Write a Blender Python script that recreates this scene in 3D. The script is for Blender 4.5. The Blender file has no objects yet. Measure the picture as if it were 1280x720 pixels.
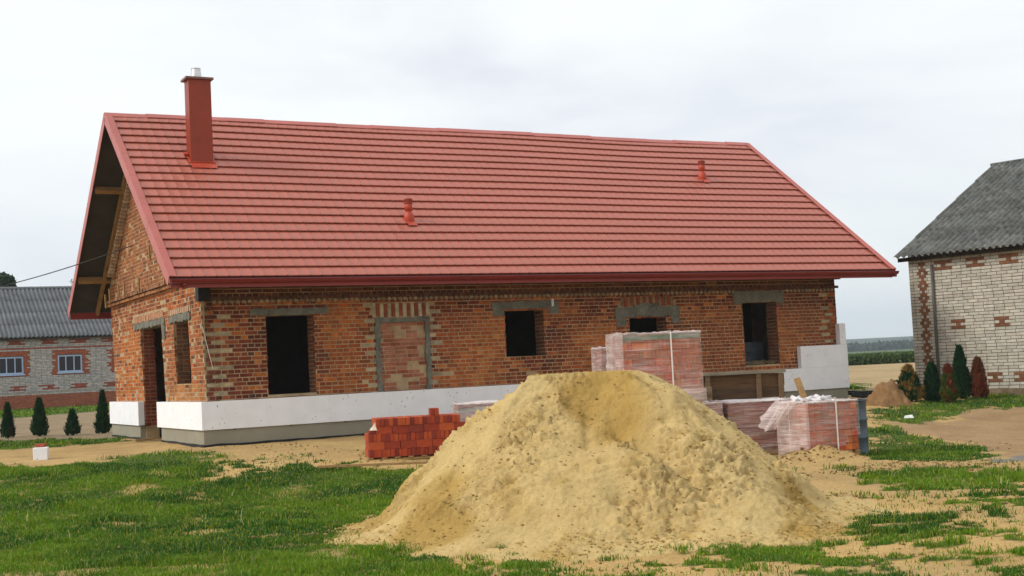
import bpy, math, random
import numpy as np
from mathutils import Matrix, Vector
random.seed(7); RNG = np.random.default_rng(11)
R = math.radians
scene = bpy.context.scene
col = scene.collection

# ------------------------------------------------------------------ camera model
F, P, ROLL, EYE = 1626.22, .06005, .04898, 1.21929
CX, CY, AH = -5.84282, 24.1296, .49352            # house corner and heading
L, W = 15.78, 8.565
ZE1, ZE2, ZEAVE, ZR = .314, .837, 3.071, 7.009
OF, OGL, OGR = .9256, .7406, .7752

def ray(u, w):
    du, dw = u-640, w-360
    c, s = math.cos(ROLL), math.sin(ROLL)
    X = (c*du - s*dw)/F; Y = -(s*du + c*dw)/F
    return np.array([X, math.cos(P)-Y*math.sin(P), math.sin(P)+Y*math.cos(P)])
EYEP = np.array([0, 0, EYE])

# ------------------------------------------------------------------ noise
def _hash(ix, iy, seed):
    n = (ix.astype(np.int64)*374761393 + iy.astype(np.int64)*668265263 + seed*144665) & 0x7fffffff
    n = ((n ^ (n >> 13))*1274126177) & 0x7fffffff
    return ((n ^ (n >> 16)) & 0xffff)/65535.0
def vnoise(x, y, seed=0):
    x = np.asarray(x, float); y = np.asarray(y, float)
    ix = np.floor(x); iy = np.floor(y); fx = x-ix; fy = y-iy
    fx = fx*fx*fx*(fx*(fx*6-15)+10); fy = fy*fy*fy*(fy*(fy*6-15)+10)
    a = _hash(ix, iy, seed); b = _hash(ix+1, iy, seed); c = _hash(ix, iy+1, seed); d = _hash(ix+1, iy+1, seed)
    return (a*(1-fx)+b*fx)*(1-fy) + (c*(1-fx)+d*fx)*fy
def fbm(x, y, s=1., o=4, seed=0, g=.5):
    t = 0; amp = 1; tot = 0
    for k in range(o):
        c, q = math.cos(k*.7), math.sin(k*.7)
        t = t + amp*vnoise((c*x-q*y)*s, (q*x+c*y)*s, seed+k*17); tot += amp; amp *= g; s *= 2.03
    return t/tot
def sstep(a, b, x):
    t = np.clip((np.asarray(x, float)-a)/(b-a), 0, 1); return t*t*(3-2*t)

def to_house(x, y):
    dx, dy = x-CX, y-CY
    return dx*math.cos(AH)+dy*math.sin(AH), -dx*math.sin(AH)+dy*math.cos(AH)

def terrain0(x, y):
    hx, hy = to_house(x, y)
    z = -.45 + .45*sstep(-8.6, -1.2, hy)
    z = z + .27*sstep(30, 58, y)*sstep(-6, -16, x)
    z = z - .0*x
    return z
def terrain(x, y):
    x = np.asarray(x, float); y = np.asarray(y, float)
    z = terrain0(x, y)
    near = sstep(70, 30, y)
    z = z + (fbm(x, y, .8, 3, 3)-.5)*.05*near + (fbm(x, y, 5., 3, 9)-.5)*.03*near
    hx, hy = to_house(x, y)                      # small heaps of dug sand to the right of the sand pile
    for (a, b, r, h) in HEAPS:
        d = np.hypot(x-a, (y-b)*1.3)
        z = z + h*np.exp(-(d/r)**2)*(.6+.8*fbm(x, y, 6, 3, 21))
    return z
HEAPS = []
def at(u, w):
    """ground point seen at a point of the photograph"""
    d = ray(u, w); t = 5.0
    for _ in range(60):
        p = EYEP + d*t
        g = float(terrain0(p[0], p[1]))
        t += max(min((g-p[2])/d[2], 30), -30)*.8
    p = EYEP + d*t
    return float(p[0]), float(p[1])
def gz(x, y): return float(terrain(np.array([x]), np.array([y]))[0])
for (u, w, r, h) in [(1030, 577, .45, .20), (990, 580, .35, .10), (1075, 590, .5, .07), (1150, 582, .6, .05), (1230, 588, .8, .05), (985, 600, .3, .08), (1020, 625, .5, .05)]:
    a, b = at(u, w); HEAPS.append((a, b, r, h))

# ------------------------------------------------------------------ object helpers
def tag(o, label=None, cat=None, group=None, kind=None):
    if label: o['label'] = label
    if cat: o['category'] = cat
    if group: o['group'] = group
    if kind: o['kind'] = kind
    return o
def thing(name, label, cat, loc=(0, 0, 0), rz=0, group=None, rot=None):
    o = bpy.data.objects.new(name, None); col.objects.link(o)
    o.location = loc; o.rotation_euler = rot or (0, 0, rz); o.empty_display_size = .3
    return tag(o, label, cat, group)
def mesh_from(name, V, Fc, mats, colors=None, midx=None, smooth=False, parent=None, tris=None):
    me = bpy.data.meshes.new(name)
    if isinstance(V, np.ndarray) and isinstance(Fc, np.ndarray):
        n = Fc.shape[1]
        me.vertices.add(len(V)); me.vertices.foreach_set('co', V.astype(np.float32).ravel())
        me.loops.add(Fc.size); me.loops.foreach_set('vertex_index', Fc.astype(np.int32).ravel())
        me.polygons.add(len(Fc)); me.polygons.foreach_set('loop_start', np.arange(0, Fc.size, n, dtype=np.int32))
        me.update(calc_edges=True)
    else:
        me.from_pydata([tuple(v) for v in V], [], [tuple(f) for f in Fc]); me.update()
    for m in (mats if isinstance(mats, (list, tuple)) else [mats]): me.materials.append(m)
    if midx is not None: me.polygons.foreach_set('material_index', np.array(midx, dtype=np.int32))
    if colors is not None:
        c = np.ones((len(V), 4), np.float32); c[:, :3] = np.array(colors, np.float32)
        at_ = me.color_attributes.new('col', 'FLOAT_COLOR', 'POINT'); at_.data.foreach_set('color', c.ravel())
    if smooth: me.polygons.foreach_set('use_smooth', np.ones(len(me.polygons), dtype=bool))
    o = bpy.data.objects.new(name, me); col.objects.link(o)
    if parent is not None: o.parent = parent
    return o

BOXF = [(0, 3, 2, 1), (4, 5, 6, 7), (0, 1, 5, 4), (1, 2, 6, 5), (2, 3, 7, 6), (3, 0, 4, 7)]
class MB:
    def __init__(s): s.v = []; s.f = []; s.c = []; s.m = []
    def add(s, V, Fc, c=(1, 1, 1), m=0):
        n = len(s.v); s.v += [tuple(p) for p in V]; s.c += [c]*len(V)
        s.f += [tuple(i+n for i in f) for f in Fc]; s.m += [m]*len(Fc)
    def hexa(s, P8, c=(1, 1, 1), m=0): s.add(P8, BOXF, c, m)
    def box(s, x0, x1, y0, y1, z0, z1, c=(1, 1, 1), m=0, M=None):
        V = [(x0, y0, z0), (x1, y0, z0), (x1, y1, z0), (x0, y1, z0), (x0, y0, z1), (x1, y0, z1), (x1, y1, z1), (x0, y1, z1)]
        if M is not None: V = [tuple(M @ Vector(p)) for p in V]
        s.hexa(V, c, m)
    def bar(s, a, b, w, h, c=(1, 1, 1), m=0, up=(0, 0, 1), roll=0):
        """a rectangular bar from a to b, width w, height h (along up)"""
        a = Vector(a); b = Vector(b); d = (b-a); Ln = d.length; d.normalize(); u = Vector(up)
        r = d.cross(u)
        if r.length < 1e-5: r = d.cross(Vector((1, 0, 0)))
        r.normalize(); u = r.cross(d)
        M = Matrix((( r.x, d.x, u.x, a.x), (r.y, d.y, u.y, a.y), (r.z, d.z, u.z, a.z), (0, 0, 0, 1)))
        s.box(-w/2, w/2, 0, Ln, -h/2, h/2, c, m, M)
    def tube(s, pts, rads, seg=12, c=(1, 1, 1), m=0, caps=True, a0=0, a1=2*math.pi):
        pts = [Vector(p) for p in pts]; n0 = len(s.v); full = abs(a1-a0-2*math.pi) < 1e-6
        if not isinstance(rads, (list, tuple)): rads = [rads]*len(pts)
        k = seg if full else seg+1
        for i, p in enumerate(pts):
            d = (pts[min(i+1, len(pts)-1)]-pts[max(i-1, 0)]).normalized()
            ref = Vector((0, 0, 1)) if abs(d.z) < .9 else Vector((1, 0, 0))
            r = d.cross(ref).normalized(); u = r.cross(d)
            for j in range(k):
                t = a0+(a1-a0)*j/seg
                s.v.append(tuple(p+(r*math.cos(t)+u*math.sin(t))*rads[i])); s.c.append(c)
        for i in range(len(pts)-1):
            for j in range(seg):
                j2 = (j+1) % k if full else j+1
                s.f.append((n0+i*k+j, n0+i*k+j2, n0+(i+1)*k+j2, n0+(i+1)*k+j)); s.m.append(m)
        if caps and full:
            s.f.append(tuple(n0+j for j in range(k))[::-1]); s.m.append(m)
            s.f.append(tuple(n0+(len(pts)-1)*k+j for j in range(k))); s.m.append(m)
    def lathe(s, prof, seg=20, c=(1, 1, 1), m=0, org=(0, 0, 0)):
        s.tube([(org[0], org[1], org[2]+z) for r, z in prof], [max(r, 1e-4) for r, z in prof], seg, c, m)
    def build(s, name, mats, parent=None, smooth=False, bevel=0):
        o = mesh_from(name, s.v, s.f, mats, colors=s.c, midx=s.m, smooth=smooth, parent=parent)
        if bevel:
            b = o.modifiers.new('bev', 'BEVEL'); b.width = bevel; b.segments = 2; b.limit_method = 'ANGLE'
        return o

# ------------------------------------------------------------------ materials
def newmat(name):
    m = bpy.data.materials.new(name); m.use_nodes = True; nt = m.node_tree
    b = nt.nodes['Principled BSDF']; return m, nt, b
def N(nt, t, **k):
    n = nt.nodes.new(t)
    for a, v in k.items():
        if a.startswith('i_'):
            key = a[2:]; key = int(key) if key.isdigit() else key.replace('_', ' ')
            n.inputs[key].default_value = v
        else: setattr(n, a, v)
    return n
def lk(nt, a, b): nt.links.new(a, b)
def ramp(nt, fac, stops):
    r = nt.nodes.new('ShaderNodeValToRGB'); e = r.color_ramp.elements
    while len(e) < len(stops): e.new(.5)
    for i, (p, c) in enumerate(stops):
        e[i].position = p; e[i].color = (c, c, c, 1) if isinstance(c, (int, float)) else (*c, 1)
    if fac is not None: lk(nt, fac, r.inputs[0])
    return r
def mixc(nt, mode, f, a, b):
    m = nt.nodes.new('ShaderNodeMix'); m.data_type = 'RGBA'; m.blend_type = mode
    for sock, v in ((m.inputs[0], f), (m.inputs[6], a), (m.inputs[7], b)):
        if hasattr(v, 'is_linked') or hasattr(v, 'links'): lk(nt, v, sock)
        elif isinstance(v, tuple): sock.default_value = (*v, 1)
        else: sock.default_value = v if not isinstance(v, (int, float)) or sock.type == 'VALUE' else (v, v, v, 1)
    return m.outputs[2]
def simple(name, base=None, rough=.8, metal=0, nscale=6, namt=.3, bump=.2, bscale=60, bdist=.004, attr=True, spec=.3, stretch=None, dirt=None, coords='Object'):
    """general surface: colour (or the mesh's own per-piece colour) broken up by two noises, with bump"""
    m, nt, b = newmat(name)
    tc = N(nt, 'ShaderNodeTexCoord'); mp = N(nt, 'ShaderNodeMapping'); lk(nt, tc.outputs[coords], mp.inputs[0])
    if stretch: mp.inputs['Scale'].default_value = stretch
    n1 = N(nt, 'ShaderNodeTexNoise', i_Scale=nscale, i_Detail=6., i_Roughness=.6); lk(nt, mp.outputs[0], n1.inputs[0])
    n2 = N(nt, 'ShaderNodeTexNoise', i_Scale=bscale, i_Detail=5., i_Roughness=.65); lk(nt, mp.outputs[0], n2.inputs[0])
    r1 = ramp(nt, n1.outputs[0], [(.3, 1-namt), (.7, 1+namt*.6)])
    r2 = ramp(nt, n2.outputs[0], [(.3, 1-namt*.5), (.7, 1+namt*.3)])
    if base is None:
        a = N(nt, 'ShaderNodeAttribute', attribute_name='col'); c0 = a.outputs[0]
    else:
        a = N(nt, 'ShaderNodeRGB'); a.outputs[0].default_value = (*base, 1); c0 = a.outputs[0]
    c = mixc(nt, 'MULTIPLY', 1., c0, r1.outputs[0]); c = mixc(nt, 'MULTIPLY', 1., c, r2.outputs[0])
    if dirt:
        n3 = N(nt, 'ShaderNodeTexNoise', i_Scale=dirt[1], i_Detail=8., i_Roughness=.7); lk(nt, mp.outputs[0], n3.inputs[0])
        r3 = ramp(nt, n3.outputs[0], [(dirt[2], 0), (dirt[3], 1)])
        c = mixc(nt, 'MIX', r3.outputs[0], c, dirt[0])
    lk(nt, c, b.inputs['Base Color'])
    b.inputs['Roughness'].default_value = rough; b.inputs['Metallic'].default_value = metal
    b.inputs['Specular IOR Level'].default_value = spec
    if bump:
        bp = N(nt, 'ShaderNodeBump', i_Strength=bump, i_Distance=bdist); lk(nt, n2.outputs[0], bp.inputs['Height']); lk(nt, bp.outputs[0], b.inputs['Normal'])
    return m
M = {}
M['brick'] = simple('old_brick', None, .92, nscale=9, namt=.38, bump=.7, bscale=70, bdist=.006, dirt=((.30, .20, .11), 3.2, .68, 1.0))
M['newbrick'] = simple('new_brick', None, .85, nscale=12, namt=.22, bump=.4, bscale=90, bdist=.003)
M['silicate'] = simple('pale_brick', None, .9, nscale=7, namt=.2, bump=.4, bscale=60, bdist=.004, dirt=((.22, .2, .17), 1.1, .66, .95))
M['mortar'] = simple('lime_mortar', (.43, .31, .18), .95, nscale=3, namt=.35, bump=.8, bscale=45, bdist=.01, dirt=((.20, .11, .06), 1.7, .55, .8))
M['darkmortar'] = simple('barn_mortar', (.10, .085, .07), .95, nscale=3, namt=.3)
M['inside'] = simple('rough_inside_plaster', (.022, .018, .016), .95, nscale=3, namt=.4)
M['concrete'] = simple('grey_render', (.17, .17, .14), .93, nscale=4, namt=.4, bump=.8, bscale=25, bdist=.02, dirt=((.3, .28, .22), 6, .55, .8))
M['plinth'] = simple('smooth_grey_plinth', (.27, .255, .195), .85, nscale=1.5, namt=.12, bump=.15, bscale=40, dirt=((.36, .33, .25), 2.5, .6, .8))
M['bitumen'] = simple('black_membrane', (.012, .013, .016), .6, namt=.3)
M['wood'] = simple('raw_timber', (.36, .21, .08), .8, nscale=5, namt=.4, bump=.3, bscale=20, stretch=(1, 1, 1), dirt=((.12, .08, .04), 5, .5, .8))
M['oldwood'] = simple('weathered_formwork_boards', None, .9, nscale=4, namt=.5, bump=.5, bscale=30, stretch=(.5, 3, 5), dirt=((.07, .045, .03), 4, .52, .75))
M['under'] = simple('roof_underlay', (.045, .042, .037), .8, nscale=2, namt=.3)
M['redmetal'] = simple('dark_red_coated_metal', (.27, .022, .014), .38, nscale=1.2, namt=.12, bump=.03, bscale=8, spec=.45)
M['gutter'] = simple('deep_red_gutter_metal', (.17, .007, .008), .32, nscale=1.2, namt=.12, bump=.03, bscale=8, spec=.5)
M['chimney'] = simple('brown_red_chimney_cladding', (.26, .035, .012), .42, nscale=1.5, namt=.12, bump=.02, bscale=6, spec=.3)
M['verge'] = simple('red_verge_flashing', (.42, .10, .075), .42, nscale=1.2, namt=.12, bump=.03, bscale=8, spec=.5)
M['steel'] = simple('bright_flue_steel', (.6, .6, .6), .35, metal=.9, nscale=5, namt=.1)
M['vent'] = simple('orange_red_plastic', (.42, .055, .025), .45, nscale=5, namt=.1, bump=0)
M['cable'] = simple('black_cable', (.015, .015, .015), .6, bump=0)
M['barrel'] = simple('blue_grey_barrel_paint', (.075, .105, .125), .55, nscale=5, namt=.35, bump=.2, bscale=30, dirt=((.14, .07, .035), 5, .6, .78))
M['frame'] = simple('white_window_frame', (.38, .50, .68), .5, namt=.08, bump=0)
M['fibre'] = simple('fibre_cement', (.15, .155, .145), .92, nscale=5, namt=.55, bump=.4, bscale=40, dirt=((.045, .047, .042), 1.3, .40, .72))
M['fibreL'] = simple('fibre_cement_clean', (.14, .15, .16), .92, nscale=1.3, namt=.2, bump=.3, bscale=30, dirt=((.07, .075, .08), 2.0, .5, .75))
M['bark'] = simple('bark', (.08, .055, .035), .95, nscale=8, namt=.4, bump=.6, bscale=30)
M['soil'] = simple('dug_soil', (.25, .14, .06), .97, nscale=4, namt=.4, bump=.8, bscale=30, bdist=.03)
M['scrap'] = simple('white_scrap', (.75, .75, .73), .6, bump=0, namt=.1)
M['strapm'] = simple('white_strapping', (.78, .76, .72), .45, bump=0, namt=.08)

def roofmat():
    m, nt, b = newmat('red_steel_tiles')
    tc = N(nt, 'ShaderNodeTexCoord')
    n1 = N(nt, 'ShaderNodeTexNoise', i_Scale=.55, i_Detail=4.); lk(nt, tc.outputs['Object'], n1.inputs[0])
    n2 = N(nt, 'ShaderNodeTexNoise', i_Scale=14., i_Detail=6., i_Roughness=.7); lk(nt, tc.outputs['Object'], n2.inputs[0])
    a = N(nt, 'ShaderNodeAttribute', attribute_name='col')
    r1 = ramp(nt, n1.outputs[0], [(.3, .96), (.7, 1.03)]); r2 = ramp(nt, n2.outputs[0], [(.3, .93), (.7, 1.05)])
    c = mixc(nt, 'MULTIPLY', 1., a.outputs[0], r1.outputs[0]); c = mixc(nt, 'MULTIPLY', 1., c, r2.outputs[0])
    lk(nt, c, b.inputs['Base Color'])
    rr = ramp(nt, n2.outputs[0], [(.3, .34), (.7, .5)]); lk(nt, rr.outputs[0], b.inputs['Roughness'])
    b.inputs['Specular IOR Level'].default_value = .6
    n3 = N(nt, 'ShaderNodeTexNoise', i_Scale=3., i_Detail=2.); lk(nt, tc.outputs['Object'], n3.inputs[0])
    bp = N(nt, 'ShaderNodeBump', i_Strength=.15, i_Distance=.02); lk(nt, n3.outputs[0], bp.inputs['Height']); lk(nt, bp.outputs[0], b.inputs['Normal'])
    return m
M['roof'] = roofmat()

def foammat():
    m, nt, b = newmat('white_foam_board')
    tc = N(nt, 'ShaderNodeTexCoord')
    v = N(nt, 'ShaderNodeTexVoronoi', i_Scale=11.); v.feature = 'F1'; lk(nt, tc.outputs['Object'], v.inputs[0])
    spots = ramp(nt, v.outputs['Distance'], [(.11, 0), (.17, 1)])
    n1 = N(nt, 'ShaderNodeTexNoise', i_Scale=1.6, i_Detail=3.); lk(nt, tc.outputs['Object'], n1.inputs[0])
    keep = ramp(nt, n1.outputs[0], [(.48, 1), (.54, 0)])
    f = N(nt, 'ShaderNodeMath', operation='MAXIMUM'); lk(nt, spots.outputs[0], f.inputs[0]); lk(nt, keep.outputs[0], f.inputs[1])
    n2 = N(nt, 'ShaderNodeTexNoise', i_Scale=3., i_Detail=6.); lk(nt, tc.outputs['Object'], n2.inputs[0])
    base = ramp(nt, n2.outputs[0], [(.3, (.78, .79, .82)), (.7, (.86, .87, .90))])
    c = mixc(nt, 'MIX', f.outputs[0], (.36, .36, .38), base.outputs[0])
    lk(nt, c, b.inputs['Base Color']); b.inputs['Roughness'].default_value = .75
    n3 = N(nt, 'ShaderNodeTexNoise', i_Scale=150., i_Detail=2.); lk(nt, tc.outputs['Object'], n3.inputs[0])
    bp = N(nt, 'ShaderNodeBump', i_Strength=.15, i_Distance=.002); lk(nt, n3.outputs[0], bp.inputs['Height']); lk(nt, bp.outputs[0], b.inputs['Normal'])
    return m
M['foam'] = foammat()

def filmmat(name, lo, hi, tint=(.72, .60, .57)):
    m, nt, b = newmat(name)
    tc = N(nt, 'ShaderNodeTexCoord')
    outs = []
    for rot, sc in (((.0, .42, .1), (1.0, 1.0, 18)), ((.0, -.22, -.1), (1.0, 1.0, 14))):
        mp = N(nt, 'ShaderNodeMapping'); mp.inputs['Rotation'].default_value = rot; mp.inputs['Scale'].default_value = sc
        lk(nt, tc.outputs['Object'], mp.inputs[0])
        n = N(nt, 'ShaderNodeTexNoise', i_Scale=2.2, i_Detail=5., i_Roughness=.6); lk(nt, mp.outputs[0], n.inputs[0])
        outs.append(n.outputs[0])
    mx = N(nt, 'ShaderNodeMath', operation='MAXIMUM'); lk(nt, outs[0], mx.inputs[0]); lk(nt, outs[1], mx.inputs[1])
    big = N(nt, 'ShaderNodeTexNoise', i_Scale=1.8, i_Detail=2.); lk(nt, tc.outputs['Object'], big.inputs[0])
    ad = N(nt, 'ShaderNodeMath', operation='ADD'); lk(nt, mx.outputs[0], ad.inputs[0])
    sb = N(nt, 'ShaderNodeMath', operation='MULTIPLY_ADD', i_1=.5, i_2=-.25); lk(nt, big.outputs[0], sb.inputs[0]); lk(nt, sb.outputs[0], ad.inputs[1])
    fac = ramp(nt, ad.outputs[0], [(.45, lo), (.62, (lo+hi)/2), (.75, hi)])
    b.inputs['Base Color'].default_value = (*tint, 1); b.inputs['Roughness'].default_value = .35; b.inputs['Specular IOR Level'].default_value = .6
    bp = N(nt, 'ShaderNodeBump', i_Strength=.6, i_Distance=.02); lk(nt, mx.outputs[0], bp.inputs['Height']); lk(nt, bp.outputs[0], b.inputs['Normal'])
    tr = N(nt, 'ShaderNodeBsdfTransparent'); ms = N(nt, 'ShaderNodeMixShader')
    lk(nt, fac.outputs[0], ms.inputs[0]); lk(nt, tr.outputs[0], ms.inputs[1]); lk(nt, b.outputs[0], ms.inputs[2])
    lk(nt, ms.outputs[0], nt.nodes['Material Output'].inputs[0])
    return m
M['film'] = filmmat('clear_stretch_film', .10, .58)
M['filmthick'] = filmmat('milky_stretch_film', .25, .8)
M['filmtop'] = filmmat('white_crumpled_film', .8, 1.0, (.82, .78, .78))

def leafmat(name, tr=.25):
    m, nt, b = newmat(name)
    a = N(nt, 'ShaderNodeAttribute', attribute_name='col'); lk(nt, a.outputs[0], b.inputs['Base Color'])
    b.inputs['Roughness'].default_value = .6; b.inputs['Specular IOR Level'].default_value = .25
    t = N(nt, 'ShaderNodeBsdfTranslucent'); lk(nt, a.outputs[0], t.inputs[0])
    ms = N(nt, 'ShaderNodeMixShader', i_0=tr); lk(nt, b.outputs[0], ms.inputs[1]); lk(nt, t.outputs[0], ms.inputs[2])
    lk(nt, ms.outputs[0], nt.nodes['Material Output'].inputs[0])
    return m
M['leaf'] = leafmat('leaves'); M['grass'] = leafmat('grass_blades', .3)

def groundmat():
    m, nt, b = newmat('site_ground')
    tc = N(nt, 'ShaderNodeTexCoord'); a = N(nt, 'ShaderNodeAttribute', attribute_name='col')
    n1 = N(nt, 'ShaderNodeTexNoise', i_Scale=1.1, i_Detail=8., i_Roughness=.6); lk(nt, tc.outputs['Object'], n1.inputs[0])
    n2 = N(nt, 'ShaderNodeTexNoise', i_Scale=22., i_Detail=6., i_Roughness=.7); lk(nt, tc.outputs['Object'], n2.inputs[0])
    r1 = ramp(nt, n1.outputs[0], [(.3, .80), (.7, 1.15)]); r2 = ramp(nt, n2.outputs[0], [(.3, .70), (.65, 1.12)])
    c = mixc(nt, 'MULTIPLY', 1., a.outputs[0], r1.outputs[0]); c = mixc(nt, 'MULTIPLY', 1., c, r2.outputs[0])
    v = N(nt, 'ShaderNodeTexVoronoi', i_Scale=9.); lk(nt, tc.outputs['Object'], v.inputs[0])
    k = ramp(nt, v.outputs['Distance'], [(.07, 1), (.12, 0)])
    kk = N(nt, 'ShaderNodeTexNoise', i_Scale=2.5, i_Detail=2.); lk(nt, tc.outputs['Object'], kk.inputs[0])
    kr = ramp(nt, kk.outputs[0], [(.55, 0), (.6, .7)])
    mu = N(nt, 'ShaderNodeMath', operation='MULTIPLY'); lk(nt, k.outputs[0], mu.inputs[0]); lk(nt, kr.outputs[0], mu.inputs[1])
    c = mixc(nt, 'MIX', mu.outputs[0], c, (.16, .09, .04))
    lk(nt, c, b.inputs['Base Color']); b.inputs['Roughness'].default_value = .97; b.inputs['Specular IOR Level'].default_value = .15
    bp = N(nt, 'ShaderNodeBump', i_Strength=.8, i_Distance=.03); lk(nt, n2.outputs[0], bp.inputs['Height']); lk(nt, bp.outputs[0], b.inputs['Normal'])
    return m
M['ground'] = groundmat()
def sandmat():
    m, nt, b = newmat('building_sand')
    tc = N(nt, 'ShaderNodeTexCoord'); a = N(nt, 'ShaderNodeAttribute', attribute_name='col')
    n1 = N(nt, 'ShaderNodeTexNoise', i_Scale=2., i_Detail=6., i_Roughness=.6); lk(nt, tc.outputs['Object'], n1.inputs[0])
    n2 = N(nt, 'ShaderNodeTexNoise', i_Scale=28., i_Detail=8., i_Roughness=.75); lk(nt, tc.outputs['Object'], n2.inputs[0])
    r1 = ramp(nt, n1.outputs[0], [(.3, .88), (.7, 1.08)]); r2 = ramp(nt, n2.outputs[0], [(.3, .84), (.6, 1.06)])
    c = mixc(nt, 'MULTIPLY', 1., a.outputs[0], r1.outputs[0]); c = mixc(nt, 'MULTIPLY', 1., c, r2.outputs[0])
    lk(nt, c, b.inputs['Base Color']); b.inputs['Roughness'].default_value = .98; b.inputs['Specular IOR Level'].default_value = .1
    bp = N(nt, 'ShaderNodeBump', i_Strength=.8, i_Distance=.03); lk(nt, n2.outputs[0], bp.inputs['Height']); lk(nt, bp.outputs[0], b.inputs['Normal'])
    return m
M['sand'] = sandmat()
def glassmat():
    m, nt, b = newmat('dark_barn_glass')
    b.inputs['Base Color'].default_value = (.03, .04, .05, 1); b.inputs['Roughness'].default_value = .12
    return m
M['glass'] = glassmat()

# ------------------------------------------------------------------ ground cover map (real places on the ground)
def poly(pts): return np.array([at(*p) for p in pts])
def inpoly(x, y, pg):
    ins = np.zeros(x.shape, bool); n = len(pg); j = n-1
    for i in range(n):
        xi, yi = pg[i]; xj, yj = pg[j]
        c = ((yi > y) != (yj > y)) & (x < (xj-xi)*(y-yi)/(yj-yi+1e-12)+xi); ins ^= c; j = i
    return ins
# (polygon, density)
GRASS = [
 (poly([(-120, 584), (0, 581), (60, 586), (110, 580), (150, 572), (180, 569), (262, 567), (268, 578), (252, 590), (262, 598), (300, 594), (345, 592), (400, 587), (462, 587), (520, 590), (560, 590), (520, 640), (440, 660), (500, 690), (560, 700), (590, 716), (600, 760), (500, 800), (-200, 800)]), 1.),
 (poly([(600, 706), (680, 700), (760, 712), (820, 706), (830, 800), (600, 800)]), .55),
 (poly([(268, 577), (300, 572), (420, 570), (460, 585), (400, 590), (262, 595)]), .33),
 (poly([(545, 588), (600, 600), (520, 640), (470, 640)]), .9),
 (poly([(-60, 556), (0, 553), (145, 548), (150, 553), (60, 560), (-60, 563)]), .9),
 (poly([(-90, 517), (0, 514), (150, 501), (150, 512), (0, 524), (-90, 527)]), 1.),
 (poly([(1086, 536), (1120, 532), (1160, 550), (1210, 558), (1250, 571), (1180, 575), (1086, 575)]), 1.),
 (poly([(1046, 585), (1075, 594), (1150, 588), (1290, 590), (1290, 610), (1180, 611), (1105, 607)]), .95),
 (poly([(1200, 622), (1300, 617), (1300, 632), (1220, 628)]), .9),
 (poly([(1096, 513), (1130, 506), (1200, 498), (1330, 486), (1330, 505), (1210, 511), (1175, 526), (1094, 528)]), .97),
 (poly([(1090, 480), (1062, 478), (1062, 492), (1078, 492)]), .9),
 (poly([(1060, 640), (1190, 642), (1195, 672), (1110, 680), (1070, 660)]), .62),
 (poly([(1185, 668), (1240, 664), (1300, 690), (1300, 700), (1190, 694)]), .7),
 (poly([(1000, 660), (1100, 684), (1130, 760), (870, 760), (860, 700), (930, 672)]), .55),
 (poly([(1130, 690), (1300, 700), (1300, 760), (1130, 760)]), .22),
 (poly([(1100, 615), (1290, 640), (1290, 670), (1100, 640)]), .16),
]
BROWN = [poly([(1092, 524), (1180, 527), (1215, 512), (1340, 504), (1340, 566), (1250, 572), (1205, 556), (1160, 548), (1120, 530)])]
GREY = [poly([(1240, 569), (1290, 564), (1290, 578), (1255, 577)])]
DIRTL = [poly([(-200, 520), (-90, 527), (0, 524), (150, 511), (200, 520), (200, 548), (0, 553), (-200, 560)])]
def grass_density(x, y):
    wx = x + (fbm(x, y, 2.2, 3, 31)-.5)*.9 + (fbm(x, y, 9, 2, 37)-.5)*.5; wy = y + (fbm(x, y, 1.3, 3, 41)-.5)*1.5 + (fbm(x, y, 8, 2, 47)-.5)*.8
    d = np.zeros(x.shape)
    n = np.clip((fbm(x, y, 2.6, 4, 55)-.5)*1.9+.5, 0, 1)
    for pg, den in GRASS:
        i = inpoly(wx, wy, pg)
        v = np.where(n < den, 1.0, .04) if den < .93 else np.where(n < .88, 1.0, .45)
        d = np.maximum(d, np.where(i, v, 0))
    thin = np.clip((fbm(x, y, 1.1, 3, 77)-.69)*14, 0, 1)*(y < 24)*(x < 1)      # worn places in the lawn
    return d*(1-.75*thin)

# ------------------------------------------------------------------ ground
def lin(a, b, st): return np.arange(a, b, st)
def geo(a, b, st, k):
    o = [a]
    while o[-1] < b: o.append(o[-1]+st); st *= k
    return np.array(o)
xs = np.concatenate([-geo(16, 2500, .3, 1.25)[::-1], lin(-15.9, 15.9, .085), geo(16, 2500, .3, 1.25)])
ys = np.concatenate([-geo(0, 300, 1, 1.6)[::-1][:-1], lin(0, 7.4, .5), lin(7.5, 24, .075), lin(24, 40, .15), geo(40, 4200, .4, 1.12)])
GX, GY = np.meshgrid(xs, ys)
GZ = terrain(GX, GY)
gd = grass_density(GX, GY)
far = GY > 60
sandc = np.array([.47, .315, .130]); soilc = np.array([.085, .11, .03]); brownc = np.array([.345, .225, .115]); greyc = np.array([.22, .2, .17])
fieldc = np.array([.40, .29, .15]); dirtc = np.array([.27, .20, .12]); farc = np.array([.07, .11, .035])
C = np.zeros(GX.shape+(3,)); C[:] = sandc
tone = fbm(GX, GY, .35, 4, 91)[..., None]
C = C*(.8+.4*tone) + (tone > .62)*np.array([.0, -.012, -.012])
wxx = GX + (fbm(GX, GY, 1.5, 3, 5)-.5)*1.2; wyy = GY + (fbm(GX, GY, 1.5, 3, 8)-.5)*1.6
for pgs, c in ((BROWN, brownc), (GREY, greyc), (DIRTL, dirtc)):
    for pg in pgs: C[inpoly(wxx, wyy, pg)] = c
C[(GY > 40)] = dirtc
hf = (GX > 6) & (GY > 34); C[hf] = fieldc
C[(GY > 130)] = farc
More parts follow.
